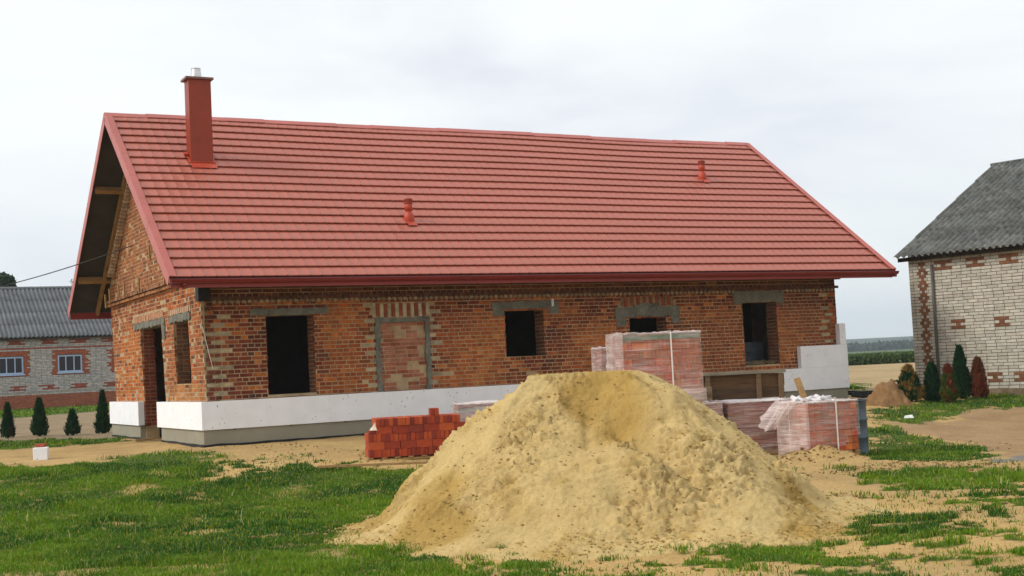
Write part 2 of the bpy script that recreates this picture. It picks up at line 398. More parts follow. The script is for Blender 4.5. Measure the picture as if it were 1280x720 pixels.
# straw rows in the right-hand field
rows = (np.sin((GX*.35+GY*.9)*2.2) > .2)[..., None]*hf[..., None]*(GY < 100)[..., None]
C = C*(1-rows*.12)
C = C*(1-gd[..., None]) + soilc*gd[..., None]
worn = np.clip((fbm(GX, GY, 1.1, 3, 77)-.60)*14, 0, 1)*(GY < 24)*(GX < 1)*(gd > 0)
ny, nx = GX.shape
idx = np.arange(ny*nx).reshape(ny, nx)
Fq = np.stack([idx[:-1, :-1], idx[:-1, 1:], idx[1:, 1:], idx[1:, :-1]], -1).reshape(-1, 4)
g = mesh_from('ground', np.stack([GX, GY, GZ], -1).reshape(-1, 3), Fq, M['ground'], colors=C.reshape(-1, 3), smooth=True)
tag(g, kind='structure')

# ------------------------------------------------------------------ brickwork
def jit(c, a):
    k = 1+random.uniform(-a, a); h = random.uniform(-a, a)*.22
    return (max(.004, c[0]*k*(1+h)), max(.004, c[1]*k), max(.004, c[2]*k*(1-h)))
def brickwall(name, parent, mats, org, d, n, length, z0, z1, openings=(), top=None, thick=.4, course=.08, bh=.063, bl=.258, colour=None,
              english=True, warp=None, proud=.004, gap=.016, rough=.003, jag=.02, pieces=(), x0=0., slab=True, skip=None):
    """bricks as real little blocks on a mortar core. org+d*x is the outer face, n points outward"""
    d = Vector((d[0], d[1], 0)).normalized(); n = Vector((n[0], n[1], 0)).normalized(); o = Vector((org[0], org[1], 0))
    wf = warp or (lambda x, z: 0.)
    def P(x, y, z): q = o + d*x + n*(y+wf(x, z)); return (q.x, q.y, z)
    mb = MB()
    flip = d.cross(n).z > 0
    def blk(xa, xb, ya, yb, za, zb, c, m, zta=None, ztb=None):
        zta = zb if zta is None else zta; ztb = zb if ztb is None else ztb
        V = [P(xa, ya, za), P(xb, ya, za), P(xb, yb, za), P(xa, yb, za), P(xa, ya, zta), P(xb, ya, ztb), P(xb, yb, ztb), P(xa, yb, zta)]
        n0 = len(mb.v); mb.v += V; mb.c += [c]*8
        mb.f += [tuple(i+n0 for i in (f if flip else f[::-1])) for f in BOXF]; mb.m += [m]*6
    if slab:
        bx = sorted({x0, length, *[v for op in openings for v in op[:2]], *( [v for v in np.arange(x0+1, length, 1.0)])})
        bz = sorted({z0, z1, *[min(v, z1) for op in openings for v in op[2:]]})
        for a, b in zip(bx[:-1], bx[1:]):
            for e, f in zip(bz[:-1], bz[1:]):
                if b-a < 1e-4 or f-e < 1e-4: continue
                cxm, czm = (a+b)/2, (e+f)/2
                if any(q[0] < cxm < q[1] and q[2] < czm < q[3] for q in openings): continue
                ta, tb = f, f
                if top: ta, tb = min(f, top(a)), min(f, top(b))
                if ta <= e and tb <= e: continue
                ta = max(ta, e+.001); tb = max(tb, e+.001)
                blk(a, b, -thick, 0, e, f, (.3, .3, .3), 1, ta, tb)
    nr = int((z1-z0)/course)+1
    for r in range(nr):
        za = z0+r*course+.006; zb = min(za+bh, z1)
        if zb-za < .02: continue
        header = english and r % 2 == 1
        step = (bl/2 if header else bl)
        x = x0 - (random.uniform(.3, .36)*bl if header else (r % 4 == 0)*bl*.5 + random.uniform(0, .02)) + (0 if english else -(r % 2)*bl*.5)
        while x < length:
            w = step*random.uniform(.965, 1.02)
            a, b = max(x, x0), min(x+w-gap, length)
            x += w
            if b-a < .03: continue
            zc = (za+zb)/2
            if top and min(top(a), top(b)) < zb: continue
            # cut at openings
            segs = [(a, b)]
            for q in openings:
                if q[2]-.02 < zc < q[3]:
                    ns = []
                    for (s, e) in segs:
                        l_, r_ = q[0]+random.uniform(-.006, jag), q[1]-random.uniform(-.006, jag)
                        if e <= l_ or s >= r_: ns.append((s, e)); continue
                        if s < l_ - .02: ns.append((s, l_))
                        if e > r_ + .02: ns.append((r_, e))
                    segs = ns
            for (s, e) in segs:
                if any(q[0]-.001 < (s+e)/2 < q[1] and q[2] < zc < q[3] for q in pieces): continue
                if skip and skip((s+e)/2, zc): continue
                c = colour((s+e)/2, zc, r, header)
                if c is None: continue
                pr = proud+random.uniform(-rough, rough)
                dz = random.uniform(-.003, .003)
                blk(s, e, -.035, pr, za+dz, zb+dz, c, 0)
    ob = mb.build(name, mats, parent)
    return ob, blk, mb
def lerpc(a, b, t): return tuple(a[i]*(1-t)+b[i]*t for i in range(3))
_cn = {}
def nz(x, z, s, seed): return float(fbm(np.array([x]), np.array([z]), s, 2, seed)[0])
REDS = [(.17, .033, .014), (.215, .044, .017), (.145, .026, .012), (.24, .056, .019), (.19, .045, .018), (.11, .026, .014)]
ORANGE = [(.42, .115, .024), (.46, .14, .030), (.38, .092, .022), (.35, .10, .03), (.47, .16, .042)]
PALE = (.38, .31, .20)

house = thing('brick_house', 'long single storey brick house under renovation with red metal roof', 'house', (CX, CY, 0), AH)
YF = .15
def front_colour(x, z, r, hd):
    t = nz(x, z, .7, 61)
    c = random.choice(REDS)
    if random.random() < .16: c = random.choice(ORANGE)
    if random.random() < .05: c = (.10, .035, .025)
    if 4.9 < x < 6.6 and 1.6 < z < 2.4: c = lerpc(c, (.33, .085, .03), .7)
    if t > .55: c = lerpc(c, random.choice(ORANGE), min(1, (t-.55)*4))
    if x > 11 and z < 2.3 : c = lerpc(c, random.choice(ORANGE), .55)
    if t < .4: c = lerpc(c, (.17, .045, .028), .5)
    if z > 2.72: c = lerpc(c, (.10, .045, .028), .55)  # top rows: mostly eave shade put into the brick colour, partly real dark brick
    pale = (r % 2 == 0)
    if pale and (.27 < x < .60 or 3.36 < x < 3.58 or 4.76 < x < 4.98 or (15.2 < x < 15.4)) and z < 2.6 and random.random() < .92: c = jit(PALE, .15)
    return jit(c, .16)
W1 = (1.33, 2.30, .90, 2.42); W2 = (6.50, 7.45, 1.42, 2.40); W3 = (9.62, 10.62, .95, 2.17); W4 = (12.77, 13.80, .97, 2.44)
BW = (3.64, 4.70, .84, 2.26)
wl_ = L-.15
BM = [M['brick'], M['mortar']]
HF = (-ZEAVE+3.6)
missing = [(3.35, 1.02), (5.62, 1.30), (7.0, 1.0), (7.1, 1.07), (5.2, 1.15), (7.9, 1.3)]
def skipf(x, z): return any(abs(x-a) < .09 and abs(z-b) < .05 for a, b in missing)
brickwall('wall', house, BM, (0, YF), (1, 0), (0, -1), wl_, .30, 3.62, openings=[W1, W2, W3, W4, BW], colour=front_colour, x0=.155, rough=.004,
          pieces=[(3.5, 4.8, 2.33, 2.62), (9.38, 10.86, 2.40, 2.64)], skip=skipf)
# gable wall with door and small window; the wall leans out a little towards the top
GD = (3.40, 5.39, 0, 2.45); GW = (.99, 2.39, 1.19, 2.43)
GD = (3.36, 5.36, 0, 2.44); GW = (1.15, 2.35, 1.19, 2.43)
TAN = (ZR-ZEAVE)/(W/2+OF)
def gtop(y):
    yy = y if y < W/2 else W-y
    return ZEAVE+(yy+OF)*TAN-.30
def gable_colour(x, z, r, hd):
    t = nz(x+30, z, .6, 71)
    c = random.choice(ORANGE) if random.random() < .76 else random.choice(REDS)
    if x > 5.5 and z < 2.5: c = lerpc(c, (.50, .14, .022), .75)
    if z < 1.2 and x < 3.5: c = lerpc(c, (.42, .20, .06), .6)
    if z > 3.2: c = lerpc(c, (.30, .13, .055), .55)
    if random.random() < .06: c = (.13, .05, .03)
    if t < .42: c = lerpc(c, (.24, .08, .035), .4)
    if (x < .22 or .8 < x < 1.0 or 3.1 < x < 3.6) and r % 2 == 0 and z < 2.6: c = jit(PALE, .15)
    return jit(c, .15)
gw = lambda x, z: (z-.84)*.030+.006
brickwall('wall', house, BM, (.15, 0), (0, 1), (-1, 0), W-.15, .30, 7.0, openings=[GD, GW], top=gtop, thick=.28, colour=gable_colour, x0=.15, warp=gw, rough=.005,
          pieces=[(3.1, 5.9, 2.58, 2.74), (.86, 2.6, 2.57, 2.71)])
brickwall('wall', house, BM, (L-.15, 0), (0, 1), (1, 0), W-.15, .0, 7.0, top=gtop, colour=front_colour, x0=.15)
brickwall('wall', house, BM, (0, W-.15), (1, 0), (0, 1), L-.15, .0, 3.62, colour=front_colour, x0=.18, bl=.52)
# brick reveals of the openings
def rev_colour(x, z, r, hd): return jit(lerpc(random.choice(REDS), (.25, .17, .10), .35), .2)
def rev_red(x, z, r, hd): return jit(lerpc(random.choice(REDS), (.30, .05, .03), .4), .2)
for (X, z0, z1) in ((W1[1], .9, 2.42), (W2[1], 1.42, 2.40), (W4[1], .97, 2.44), (W3[1], .95, 2.17)):
    brickwall('reveal', house, BM, (X, YF+.012), (0, 1), (-1, 0), .38, z0, z1, colour=rev_colour, slab=False, english=False, proud=.012)
brickwall('reveal', house, BM, (.16, GD[1]), (1, 0), (0, -1), .25, .30, 2.42, colour=rev_red, slab=False, english=False, proud=.012)
brickwall('reveal', house, BM, (.16, GW[1]), (1, 0), (0, -1), .25, 1.2, 2.41, colour=rev_colour, slab=False, english=False, proud=.012)

# bricked-up window: infill with grey render frame
def infill_c(x, z, r, hd): return jit(lerpc(random.choice([(.34, .105, .055), (.29, .075, .04), (.40, .15, .09)]), (.36, .2, .13), .3*random.random()), .14)
inf = brickwall('brick_infill', house, BM, (0, YF+.03), (1, 0), (0, -1), BW[1]-.004, .3, BW[3]-.004, colour=infill_c, x0=BW[0]+.004, thick=.2, english=False, rough=.008, bl=.25)[0]
inf['label'] = 'rougher paler red bricks closing the old window'
mb = MB()
def rag(mb, x0, x1, z0, z1, y0, y1, n, vert, m=0, amp=.02):
    """a strip of hand-laid mortar with wavy edges"""
    k = n
    pts = []
    for i in range(k+1):
        t = i/k; j1, j2 = random.uniform(-amp, amp), random.uniform(-amp, amp); jy = random.uniform(-.006, .006)
        if vert: z = z0+(z1-z0)*t; a = (x0+j1, z); b = (x1+j2, z)
        else: x = x0+(x1-x0)*t; a = (x, z0+j1); b = (x, z1+j2)
        pts.append((a, b, jy))
    for (a, b, j), (c, d, j2) in zip(pts[:-1], pts[1:]):
        V = [(a[0], y0+j, a[1]), (b[0], y0+j, b[1]), (d[0], y0+j2, d[1]), (c[0], y0+j2, c[1]), (a[0], y1, a[1]), (b[0], y1, b[1]), (d[0], y1, d[1]), (c[0], y1, c[1])]
        mb.hexa(V, (1, 1, 1), m)
rag(mb, 3.57, 3.67, .84, 2.30, YF-.022, YF+.06, 18, True)
rag(mb, 4.66, 4.76, .84, 2.30, YF-.022, YF+.06, 18, True)
rag(mb, 3.57, 4.76, 2.22, 2.315, YF-.026, YF+.06, 16, False, amp=.012)
mb.build('mortar_frame', M['concrete'], inf)
# lintels (cast, with splashed mortar round them)
def lintel(x0, x1, z0, z1, legs=0, y=YF):
    mb = MB(); rag(mb, x0, x1, z0, z1, y-.03, y+.2, int((x1-x0)/.07), False, amp=.018)
    if legs:
        rag(mb, x0+.02, x0+.28, z0-legs, z0+.01, y-.018, y+.05, 5, True, amp=.03)
        rag(mb, x1-.22, x1-.0, z0-legs*.8, z0+.01, y-.018, y+.05, 5, True, amp=.03)
    return mb.build('lintel', M['concrete'], house)
lintel(1.02, 2.58, 2.42, 2.55); lintel(6.21, 7.81, 2.42, 2.58, .14); lintel(9.25, 10.97, 2.18, 2.40, .2); lintel(12.51, 14.0, 2.45, 2.70, .05)
mb = MB(); rag(mb, 9.75, 10.4, 2.38, 2.47, YF-.025, YF+.05, 8, False, amp=.03); mb.build('mortar_patch', M['concrete'], house)
def glintel(y0, y1, z0, z1, legs):
    mb = MB()
    rag(mb, y0, y1, z0, z1, .062, .3, int((y1-y0)/.08), False, amp=.025)
    if legs:
        rag(mb, y0+.02, y0+.25, z0-legs, z0+.02, .078, .18, 5, True, amp=.03)
        rag(mb, y1-.25, y1-.02, z0-legs, z0+.02, .105, .12, 5, True, amp=.03)
    mb.v = [(y_, x_, z_) for (x_, y_, z_) in mb.v]; mb.f = [f[::-1] for f in mb.f]
    return mb.build('lintel', M['concrete'], house)
glintel(3.0, 5.85, 2.44, 2.58, .3); glintel(.9, 2.6, 2.43, 2.57, .0)
# soldier courses: upright bricks above the openings
def soldiers(x0, x1, z0, z1, cols, gable=False, name='soldier_course'):
    mb = MB(); n = int((x1-x0)/.082)
    for i in range(n):
        a = x0+(x1-x0)*i/n; b = x0+(x1-x0)*(i+1)/n-.01; c = jit(cols[i % len(cols)], .15); j = random.uniform(-.012, .006)
        dz = random.uniform(-.012, .012)
        if gable: mb.box(.072+j*.5, .16, a, b, z0+dz, z1+dz, c)
        else: mb.box(a, b, YF-.012+j, YF+.05, z0+dz, z1+dz, c)
    return mb.build(name, BM, house)
s_ = soldiers(3.52, 4.78, 2.335, 2.60, [(.46, .39, .25), (.28, .08, .04)]); s_['label'] = 'cream and red upright bricks alternating over the closed window'
soldiers(9.42, 10.84, 2.42, 2.63, [(.26, .16, .09), (.26, .07, .035)])
soldiers(3.1, 5.85, 2.59, 2.73, [(.48, .27, .16), (.42, .20, .11)], True)
soldiers(.88, 2.58, 2.58, 2.70, [(.50, .36, .24), (.40, .2, .11)], True)
# tooth course and projecting ledges
mb = MB(); x = .3
while x < 15.5:
    if x > 12.5 and x < 12.62: mb.build('tooth_course', BM, house); mb = MB()
    if not (12.5 < x < 14.0):
        mb.box(x, x+.062, YF-.03+random.uniform(-.01, .008), YF+.03, 2.665, 2.725, jit((.34, .27, .18), .25))
    x += .115
mb.build('tooth_course', BM, house)
mb = MB(); x = .2
while x < 15.6:
    mb.box(x, x+.125, YF-.045+random.uniform(-.008, .008), YF+.03, 2.735, 2.795, jit((.14, .07, .045), .25)); x += .135
mb.build('ledge_course', BM, house); mb = MB(); x = .15
while x < 15.6:
    mb.box(x, x+.25, YF-.11+random.uniform(-.015, .015), YF+.03, 2.945, 3.01, jit((.12, .065, .045), .25)); x += .26
mb.build('ledge_course', BM, house)
# gable ledge, the sloping tooth lines and little wooden pegs
mb = MB(); y = .1
while y < 8.35:
    mb.box(-.06+random.uniform(-.012, .012), .1, y, y+.25, 3.20, 3.262, jit((.26, .12, .06), .2)); y += .262
mb.build('ledge_course', BM, house)
mb = MB(); y = .1
while y < 8.35:
    mb.box(-.02+random.uniform(-.012, .012), .1, y, y+.25, 3.12, 3.185, jit((.34, .15, .06), .2)); y += .262
mb.build('ledge_course', BM, house)
for side in (0, 1):
    mb = MB()
    for i in range(34):
        yy = .9+i*.095; zz = gtop(yy)-.30
        if zz < 3.4: continue
        y = yy if side == 0 else W-yy
        if yy > W/2-.1: continue
        mb.box(-.12, .02, y, y+.065, zz-.05, zz+.02, jit((.50, .36, .24), .2))
    mb.build('tooth_course', BM, house)
for (y, z, h) in ((7.95, 3.2, .33), (7.45, 3.28, .35), (5.8, 3.30, .36), (4.3, 3.32, .3), (2.0, 3.3, .36), (3.2, 3.9, .3), (6.4, 3.4, .25)):
    mb = MB(); mb.bar((-.13, y, z-.12), (-.14, y+random.uniform(-.03, .03), z+h-.12), .07, .03, (1, 1, 1), up=(1, 0, 0)); mb.build('wooden_peg', M['wood'], house)

# inside: partition, ceiling, floor (dark)
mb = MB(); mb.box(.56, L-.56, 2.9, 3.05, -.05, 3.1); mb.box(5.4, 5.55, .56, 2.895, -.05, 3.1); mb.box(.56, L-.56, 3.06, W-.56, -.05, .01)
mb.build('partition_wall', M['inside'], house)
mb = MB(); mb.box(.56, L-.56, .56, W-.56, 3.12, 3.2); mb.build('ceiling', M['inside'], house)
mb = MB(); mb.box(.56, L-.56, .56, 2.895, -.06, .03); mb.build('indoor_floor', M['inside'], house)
blocks = thing('block_stack', 'dark grey blocks stacked inside the house behind its rightmost window opening', 'block stack', (0, 0, 0))
blocks.location = Matrix.Translation((CX, CY, 0)) @ Matrix.Rotation(AH, 4, 'Z') @ Vector((13.35, 1.35, .03)); blocks.rotation_euler = (0, 0, AH)
for k in range(6):
    mb = MB(); mb.box(-.8+random.uniform(-.02, .02), .8, -.2, .2, k*.25, k*.25+.243); mb.build('block', simple('grey_block', (.11, .125, .15), .9) if k == 0 else bpy.data.materials['grey_block'], blocks, bevel=.008)

# plinth, membrane
mb = MB()
mb.box(.04, L-.04, .04, .42, -.45, ZE1-.004)
mb.build('plinth', M['plinth'], house)
mb = MB(); mb.box(.04, .42, .424, 3.40, -.45, ZE1-.004); mb.build('plinth', M['plinth'], house)
mb = MB(); mb.box(.04, .42, 5.40, W-.04, -.45, ZE1-.004); mb.build('plinth', M['plinth'], house)
mb = MB(); mb.box(L-.42, L-.04, .424, W-.04, -.45, ZE1-.004); mb.build('plinth', M['plinth'], house)
mb = MB()
def wav(x0, y0, x1, y1, nx_, ny_):
    n = int(math.hypot(x1-x0, y1-y0)/.3); p = None
    for i in range(n+1):
        t = i/n; x = x0+(x1-x0)*t; y = y0+(y1-y0)*t; h = .035+.02*random.random(); o_ = random.uniform(.0, .012)
        q = (x+nx_*(.006+o_), y+ny_*(.006+o_), h)
        if p: mb.add([(p[0], p[1], -.3), (q[0], q[1], -.3), q, p, (p[0]-nx_*.02, p[1]-ny_*.02, p[2]), (q[0]-nx_*.02, q[1]-ny_*.02, q[2])], [(0, 1, 2, 3), (3, 2, 5, 4)])
        p = q
wav(.035, .04, L-.04, .04, 0, -1); wav(.04, 3.40, .04, .035, -1, 0); mb.build('waterproof_membrane', M['bitumen'], house); mb = MB(); wav(.04, W-.04, .04, 5.40, -1, 0)
mb.build('waterproof_membrane', M['bitumen'], house)
# foam insulation boards
def foam(x0, x1, y0, y1, z0, z1, lab=None):
    mb = MB(); mb.box(x0, x1, y0, y1, z0, z1); o = mb.build('insulation_board', M['foam'], house, bevel=.0015)
    if lab: o['label'] = lab
x = 0.
while x < L-.2:
    b = min(x+1.25, L)
    foam(x+(0 if x == 0 else .0006), b-.0006, random.uniform(-.0006, .0006), .132, ZE1, ZE2); x = b
foam(0, .132, .134, 1.6, ZE1, ZE2); foam(0.001, .133, 1.602, 3.02, ZE1, ZE2); foam(0, .132, 3.022, 3.62-.02, ZE1, ZE2)
foam(0, .132, 5.38, 6.8, ZE1, ZE2); foam(0.001, .133, 6.802, 7.9, ZE1, ZE2); foam(0, .132, 7.902, W, ZE1, ZE2)
foam(14.32, L, .003, .134, ZE2+.002, ZE2+.52, 'foam board standing in a second row at the far corner')
foam(L-.21, L-.02, .006, 1.2, ZE2+.523, ZE2+1.03, 'topmost foam board at the far corner')
foam(L-.132, L, .136, 1.4, ZE1, ZE2); foam(L-.132, L, 1.402, 2.6, ZE1, ZE2); foam(L-.13, L-.002, .137, 1.2, ZE2+.002, ZE2+.52)
for i in range(14): mb = MB(); mb.box(.6+i*1.1, .64+i*1.1, .01, .06, ZE1-.016, ZE1-.001); mb.build('support_clip', M['bitumen'], house)
mb = MB(); mb.box(.03, .25, 5.3, 5.55, ZE1-.012, ZE1-.003); mb.build('support_clip', M['bitumen'], house)

# ------------------------------------------------------------------ roof
SL = math.hypot(W/2+OF, ZR-ZEAVE); ang = math.atan2(ZR-ZEAVE, W/2+OF)
def slope_mesh(front=True):
    nrow = 20; pitch = SL/nrow; rib = .222
    xl, xr = -OGL, L+OGR
    cols = [xl]; x = xl+.18; ribs = []
    while x < xr-.05:
        ribs.append(x); cols += [x-.018, x-.006, x+.006, x+.02]; x += rib
    cols.append(xr)
    prof = [0]
    for x in ribs: prof += [0, 1, .85, 0]
    prof.append(0)
    cols = np.array(cols); prof = np.array(prof); n = len(cols)
    V = []; Fc = []; Cc = []
    dx = 0
    for r in range(nrow):
        s0, s1 = r*pitch, (r+1)*pitch
        tone = 1+random.uniform(-.03, .03)
        # three lines: underside lip, lower edge, upper edge
        for (s, h, k) in ((s0+.030, .0, 0), (s0-.016, .036, .014), (s0+.012, .044, .010), (s1+.036, .004, .003)):
            for j in range(n):
                hh = h + prof[j]*k
                y = -OF + math.cos(ang)*s - math.sin(ang)*hh; z = ZEAVE + math.sin(ang)*s + math.cos(ang)*hh
                sag = .012*math.sin(cols[j]*.8+1)+.01*math.sin(cols[j]*.37)
                V.append((cols[j], y if front else W-y, z+sag*(s/SL)))
                cc = 1+.012*math.sin(cols[j]*91.7+r*37.3)
                Cc.append((.385*tone*cc, .102*tone*cc, .064*tone*cc))
        b = r*4*n
        for q in range(3):
            for j in range(n-1):
                f = (b+q*n+j, b+q*n+j+1, b+(q+1)*n+j+1, b+(q+1)*n+j)
                Fc.append(f if front else f[::-1])
    V = np.array(V)
    o = mesh_from('roof', V, np.array(Fc), M['roof'], colors=Cc, parent=house)
    return o
roofF = slope_mesh(True); roofF['label'] = 'front slope of red metal tiles'
roofR = slope_mesh(False); roofR['label'] = 'rear slope of the roof'
def RP(x, s, h, front=True):      # a point on the roof plane: along, up the slope, off the plane
    y = -OF+math.cos(ang)*s-math.sin(ang)*h; z = ZEAVE+math.sin(ang)*s+math.cos(ang)*h
    return (x, y if front else W-y, z)
# underlay boards under both slopes
for fr in (True, False):
    mb = MB(); xs_ = [-OGL+.03, L+OGR-.03]
    V = [RP(xs_[0], .05, -.05, fr), RP(xs_[1], .05, -.05, fr), RP(xs_[1], SL-.06, -.05, fr), RP(xs_[0], SL-.06, -.05, fr),
         RP(xs_[0], .05, -.02, fr), RP(xs_[1], .05, -.02, fr), RP(xs_[1], SL-.03, -.02, fr), RP(xs_[0], SL-.03, -.02, fr)]
    mb.hexa(V); mb.build('roof_underlay', M['under'], roofF if fr else roofR)
    for i in range(23):
        x = -.10+i*.74
        if x > L+.3: break
        if i == 0: x = -.08
        mb = MB(); a = RP(x, .10, -.125, fr); b = RP(x, SL-.12, -.125, fr)
        up = (0, -math.sin(ang) if fr else math.sin(ang), math.cos(ang)); mb.bar(a, b, .07, .14, up=up); mb.build('rafter', M['wood'], house)
    for s in (1.35, 4.4):         # purlins poking out of the gable
        mb = MB(); a = RP(-OGL+.06, s, -.13, fr); b = RP(.1, s, -.13, fr)
        up = (0, -math.sin(ang) if fr else math.sin(ang), math.cos(ang)); mb.bar(a, b, .10, .14, up=up); mb.build('purlin_end', M['wood'], house)
    # verge flashings, both gables
    for xv, sg in ((-OGL, -1), (L+OGR, 1)):
        mb = MB(); nn = 7
        for i in range(nn):
            s0, s1 = -.03+(SL+.02)*i/nn, -.03+(SL+.02)*(i+1)/nn-.006
            o1 = .0 if i % 2 else .0015
            xo = xv+sg*(.012+o1)
            def q(x, s, h): return RP(x, s, h, fr)
            # outer face board
            V = [q(xo, s0, -.15), q(xo-sg*.012, s0, -.15), q(xo-sg*.012, s1, -.15), q(xo, s1, -.15), q(xo, s0, .06), q(xo-sg*.012, s0, .06), q(xo-sg*.012, s1, .06), q(xo, s1, .06)]
            mb.hexa(V)
            V = [q(xo, s0, .062), q(xo-sg*.14, s0, .052), q(xo-sg*.14, s1, .052), q(xo, s1, .062), q(xo, s0, .072), q(xo-sg*.14, s0, .062), q(xo-sg*.14, s1, .062), q(xo, s1, .072)]
            mb.hexa(V)
        mb.build('verge_flashing', M['verge'], roofF if fr else roofR)
# fascia with gutter at the front, rear fascia
mb = MB(); mb.box(-OGL+.03, L+OGR-.03, -OF+.03, -OF+.055, ZEAVE-.17, ZEAVE-.01); mb.build('fascia', M['redmetal'], house)
mb = MB(); mb.box(-OGL+.03, L+OGR-.03, W+OF-.055, W+OF-.03, ZEAVE-.17, ZEAVE-.01); mb.build('fascia', M['redmetal'], house)
def gutter():
    mb = MB(); yc = -OF-.035; zc = ZEAVE-.035; r = .068; n = 12; xs = (-OGL+.02, L+OGR+.06)
    for rr, fl in ((r, 0), (r-.006, 1)):
        pass
    ring = [(yc+r*math.cos(t), zc+r*math.sin(t)) for t in [math.pi+math.pi*i/n for i in range(n+1)]]
    inner = [(yc+(r-.006)*math.cos(t), zc+(r-.006)*math.sin(t)) for t in [math.pi+math.pi*i/n for i in range(n+1)]]
    loop = ring+inner[::-1]
    V = [(xs[0], *p) for p in loop]+[(xs[1], *p) for p in loop]; k = len(loop)
    mb.add(V, [(i, (i+1) % k, k+(i+1) % k, k+i) for i in range(k)])
    mb.add([(xs[0], *p) for p in ring], [tuple(range(n+1))]); mb.add([(xs[1], *p) for p in ring], [tuple(range(n+1))[::-1]])
    mb.tube([(xs[0], yc-r, zc+.004), (xs[1], yc-r, zc+.004)], .010, 8)
    g = mb.build('gutter', M['gutter'], house, smooth=False)
    for x in (-.52+.04, L+OGR-.02):
        m2 = MB(); m2.tube([(x, yc, zc-r+.01), (x, yc, zc-r-.055)], [.05, .046], 16); m2.build('gutter_outlet', M['gutter'], g, smooth=True)
    m2 = MB(); m2.box(-OGL+.03, L+OGR-.02, yc+r-.004, yc+r+.05, zc+.03, zc+.038); m2.build('drip_edge', M['redmetal'], g)
gutter()
# ridge capping
mb = MB(); x = -OGL-.01; i = 0
while x < L+OGR:
    b = min(x+.9, L+OGR+.01); h = .055+(i % 2)*.006; sg = .012*math.sin(x*.8+1)+.01*math.sin(x*.37)
    for fr in (1, -1):
        ya, yb = W/2, W/2-fr*.13
        zt = ZR+h+sg; zb = ZR+h-.13*TAN+sg
        mb.add([(x, ya, zt), (b, ya, zt), (b, yb, zb), (x, yb, zb), (x, ya, zt-.015), (b, ya, zt-.015), (b, yb, zb-.015), (x, yb, zb-.015)], BOXF)
    x = b-.03 if b < L+OGR else 99; i += 1
mb.build('ridge_cap', M['verge'], roofF)
# chimney
ch = MB()
y0 = -OF+math.cos(ang)*4.37; y1 = y0+.34; zt = 7.50
ch.box(.63, 1.10, y0, y1, ZEAVE+math.sin(ang)*4.37-.1, zt)
chim = ch.build('chimney', M['chimney'], house, bevel=.006)
m2 = MB(); m2.box(.565, 1.15, y0-.055, y1+.055, zt+.002, zt+.05); m2.build('chimney_cap', simple('brown_metal_cap', (.20, .09, .07), .4), chim, bevel=.006)
m2 = MB(); cx_, cy_ = .84, (y0+y1)/2
m2.lathe([(.125, 0), (.125, .03), (.115, .035), (.095, .19), (.10, .2), (.10, .21), (.085, .21), (.08, .1)], 24, org=(cx_, cy_, zt+.055)); m2.build('flue', M['steel'], chim, smooth=False)
m2 = MB()
def fl(x0, x1, s0, s1, h0, h1):
    m2.hexa([RP(x0, s0, h0), RP(x1, s0, h0), RP(x1, s1, h0), RP(x0, s1, h0), RP(x0, s0, h1), RP(x1, s0, h1), RP(x1, s1, h1), RP(x0, s1, h1)])
fl(.60, 1.13, 4.14, 4.36, .048, .055); fl(.58, .627, 4.37, 4.8, .048, .060); fl(1.103, 1.14, 4.37, 4.8, .048, .060); fl(.6, 1.13, 4.345, 4.366, .05, .075)
fl(.53, .62, 4.62, 4.72, .06, .11)
m2.build('flashing', M['vent'], chim)
# roof vents
for (x, s) in ((4.68, 2.10), (13.67, 4.40)):
    m2 = MB(); y = -OF+math.cos(ang)*s; z = ZEAVE+math.sin(ang)*s
    m2.lathe([(.085, -.08), (.11, 0), (.115, .07), (.10, .14), (.065, .19), (.062, .22), (.078, .225), (.082, .30), (.082, .36)], 20, org=(x, y, z))
    v = m2.build('roof_vent', M['vent'], roofF, smooth=True)
    m2 = MB(); m2.lathe([(.07, 0), (.088, .0), (.088, .03), (.078, .035), (.088, .04), (.088, .065), (.078, .07), (.09, .075), (.092, .1), (.06, .125), (.001, .13)], 20, org=(x, y, z+.365)); m2.build('vent_cap', M['chimney'], v, smooth=False)
    m2 = MB(); fl(x-.10, x+.10, s-.24, s+.10, .042, .05); m2.build('vent_base', M['vent'], v)
# black block put in the hole of a missing beam end, top front corner, and a hanging strip
mb = MB(); mb.box(.02, .24, YF-.12, YF+.1, 2.72, 3.02); mb.build('dark_block', M['bitumen'], house)
mb = MB(); mb.tube([(.10, YF-.03, 2.25), (.17, YF-.035, 1.9), (.27, YF-.03, 1.45)], .005, 6); mb.build('hanging_string', M['strapm'], house)
mb = MB(); mb.box(7.62, 7.665, YF-.09, YF-.04, 2.46, 2.62); mb.build('white_tab', M['scrap'], house)
mb = MB()
rs = random.Random(5)
for i in range(120):     # dry straw on the sill
    x = rs.uniform(12.85, 13.78); y = YF+rs.uniform(-.02, .3); a = rs.uniform(0, 6.28); l = rs.uniform(.05, .16)
    z = .985+rs.uniform(0, .07); mb.bar((x, y, z), (x+l*math.cos(a), y+l*.4*math.sin(a), z+rs.uniform(-.02, .05)), .006, .004)
mb.build('straw', simple('straw', (.35, .27, .14), .9, bump=0), house)

def HW(x, y, z):   # house to world
    c, s = math.cos(AH), math.sin(AH); return (CX+x*c-y*s, CY+x*s+y*c, z)

# overhead cable
a = Vector(HW(.05, 5.6, 4.35)); b = EYEP + ray(-260, 388)*38; b = Vector(b)
pts = [a.lerp(b, t/24)+Vector((0, 0, -1.0*4*(t/24)*(1-t/24)*.45)) for t in range(25)]
mb = MB(); mb.tube(pts, .012, 6); tag(mb.build('overhead_cable', M['cable']), 'thin black cable running from the house gable to the left', 'cable')

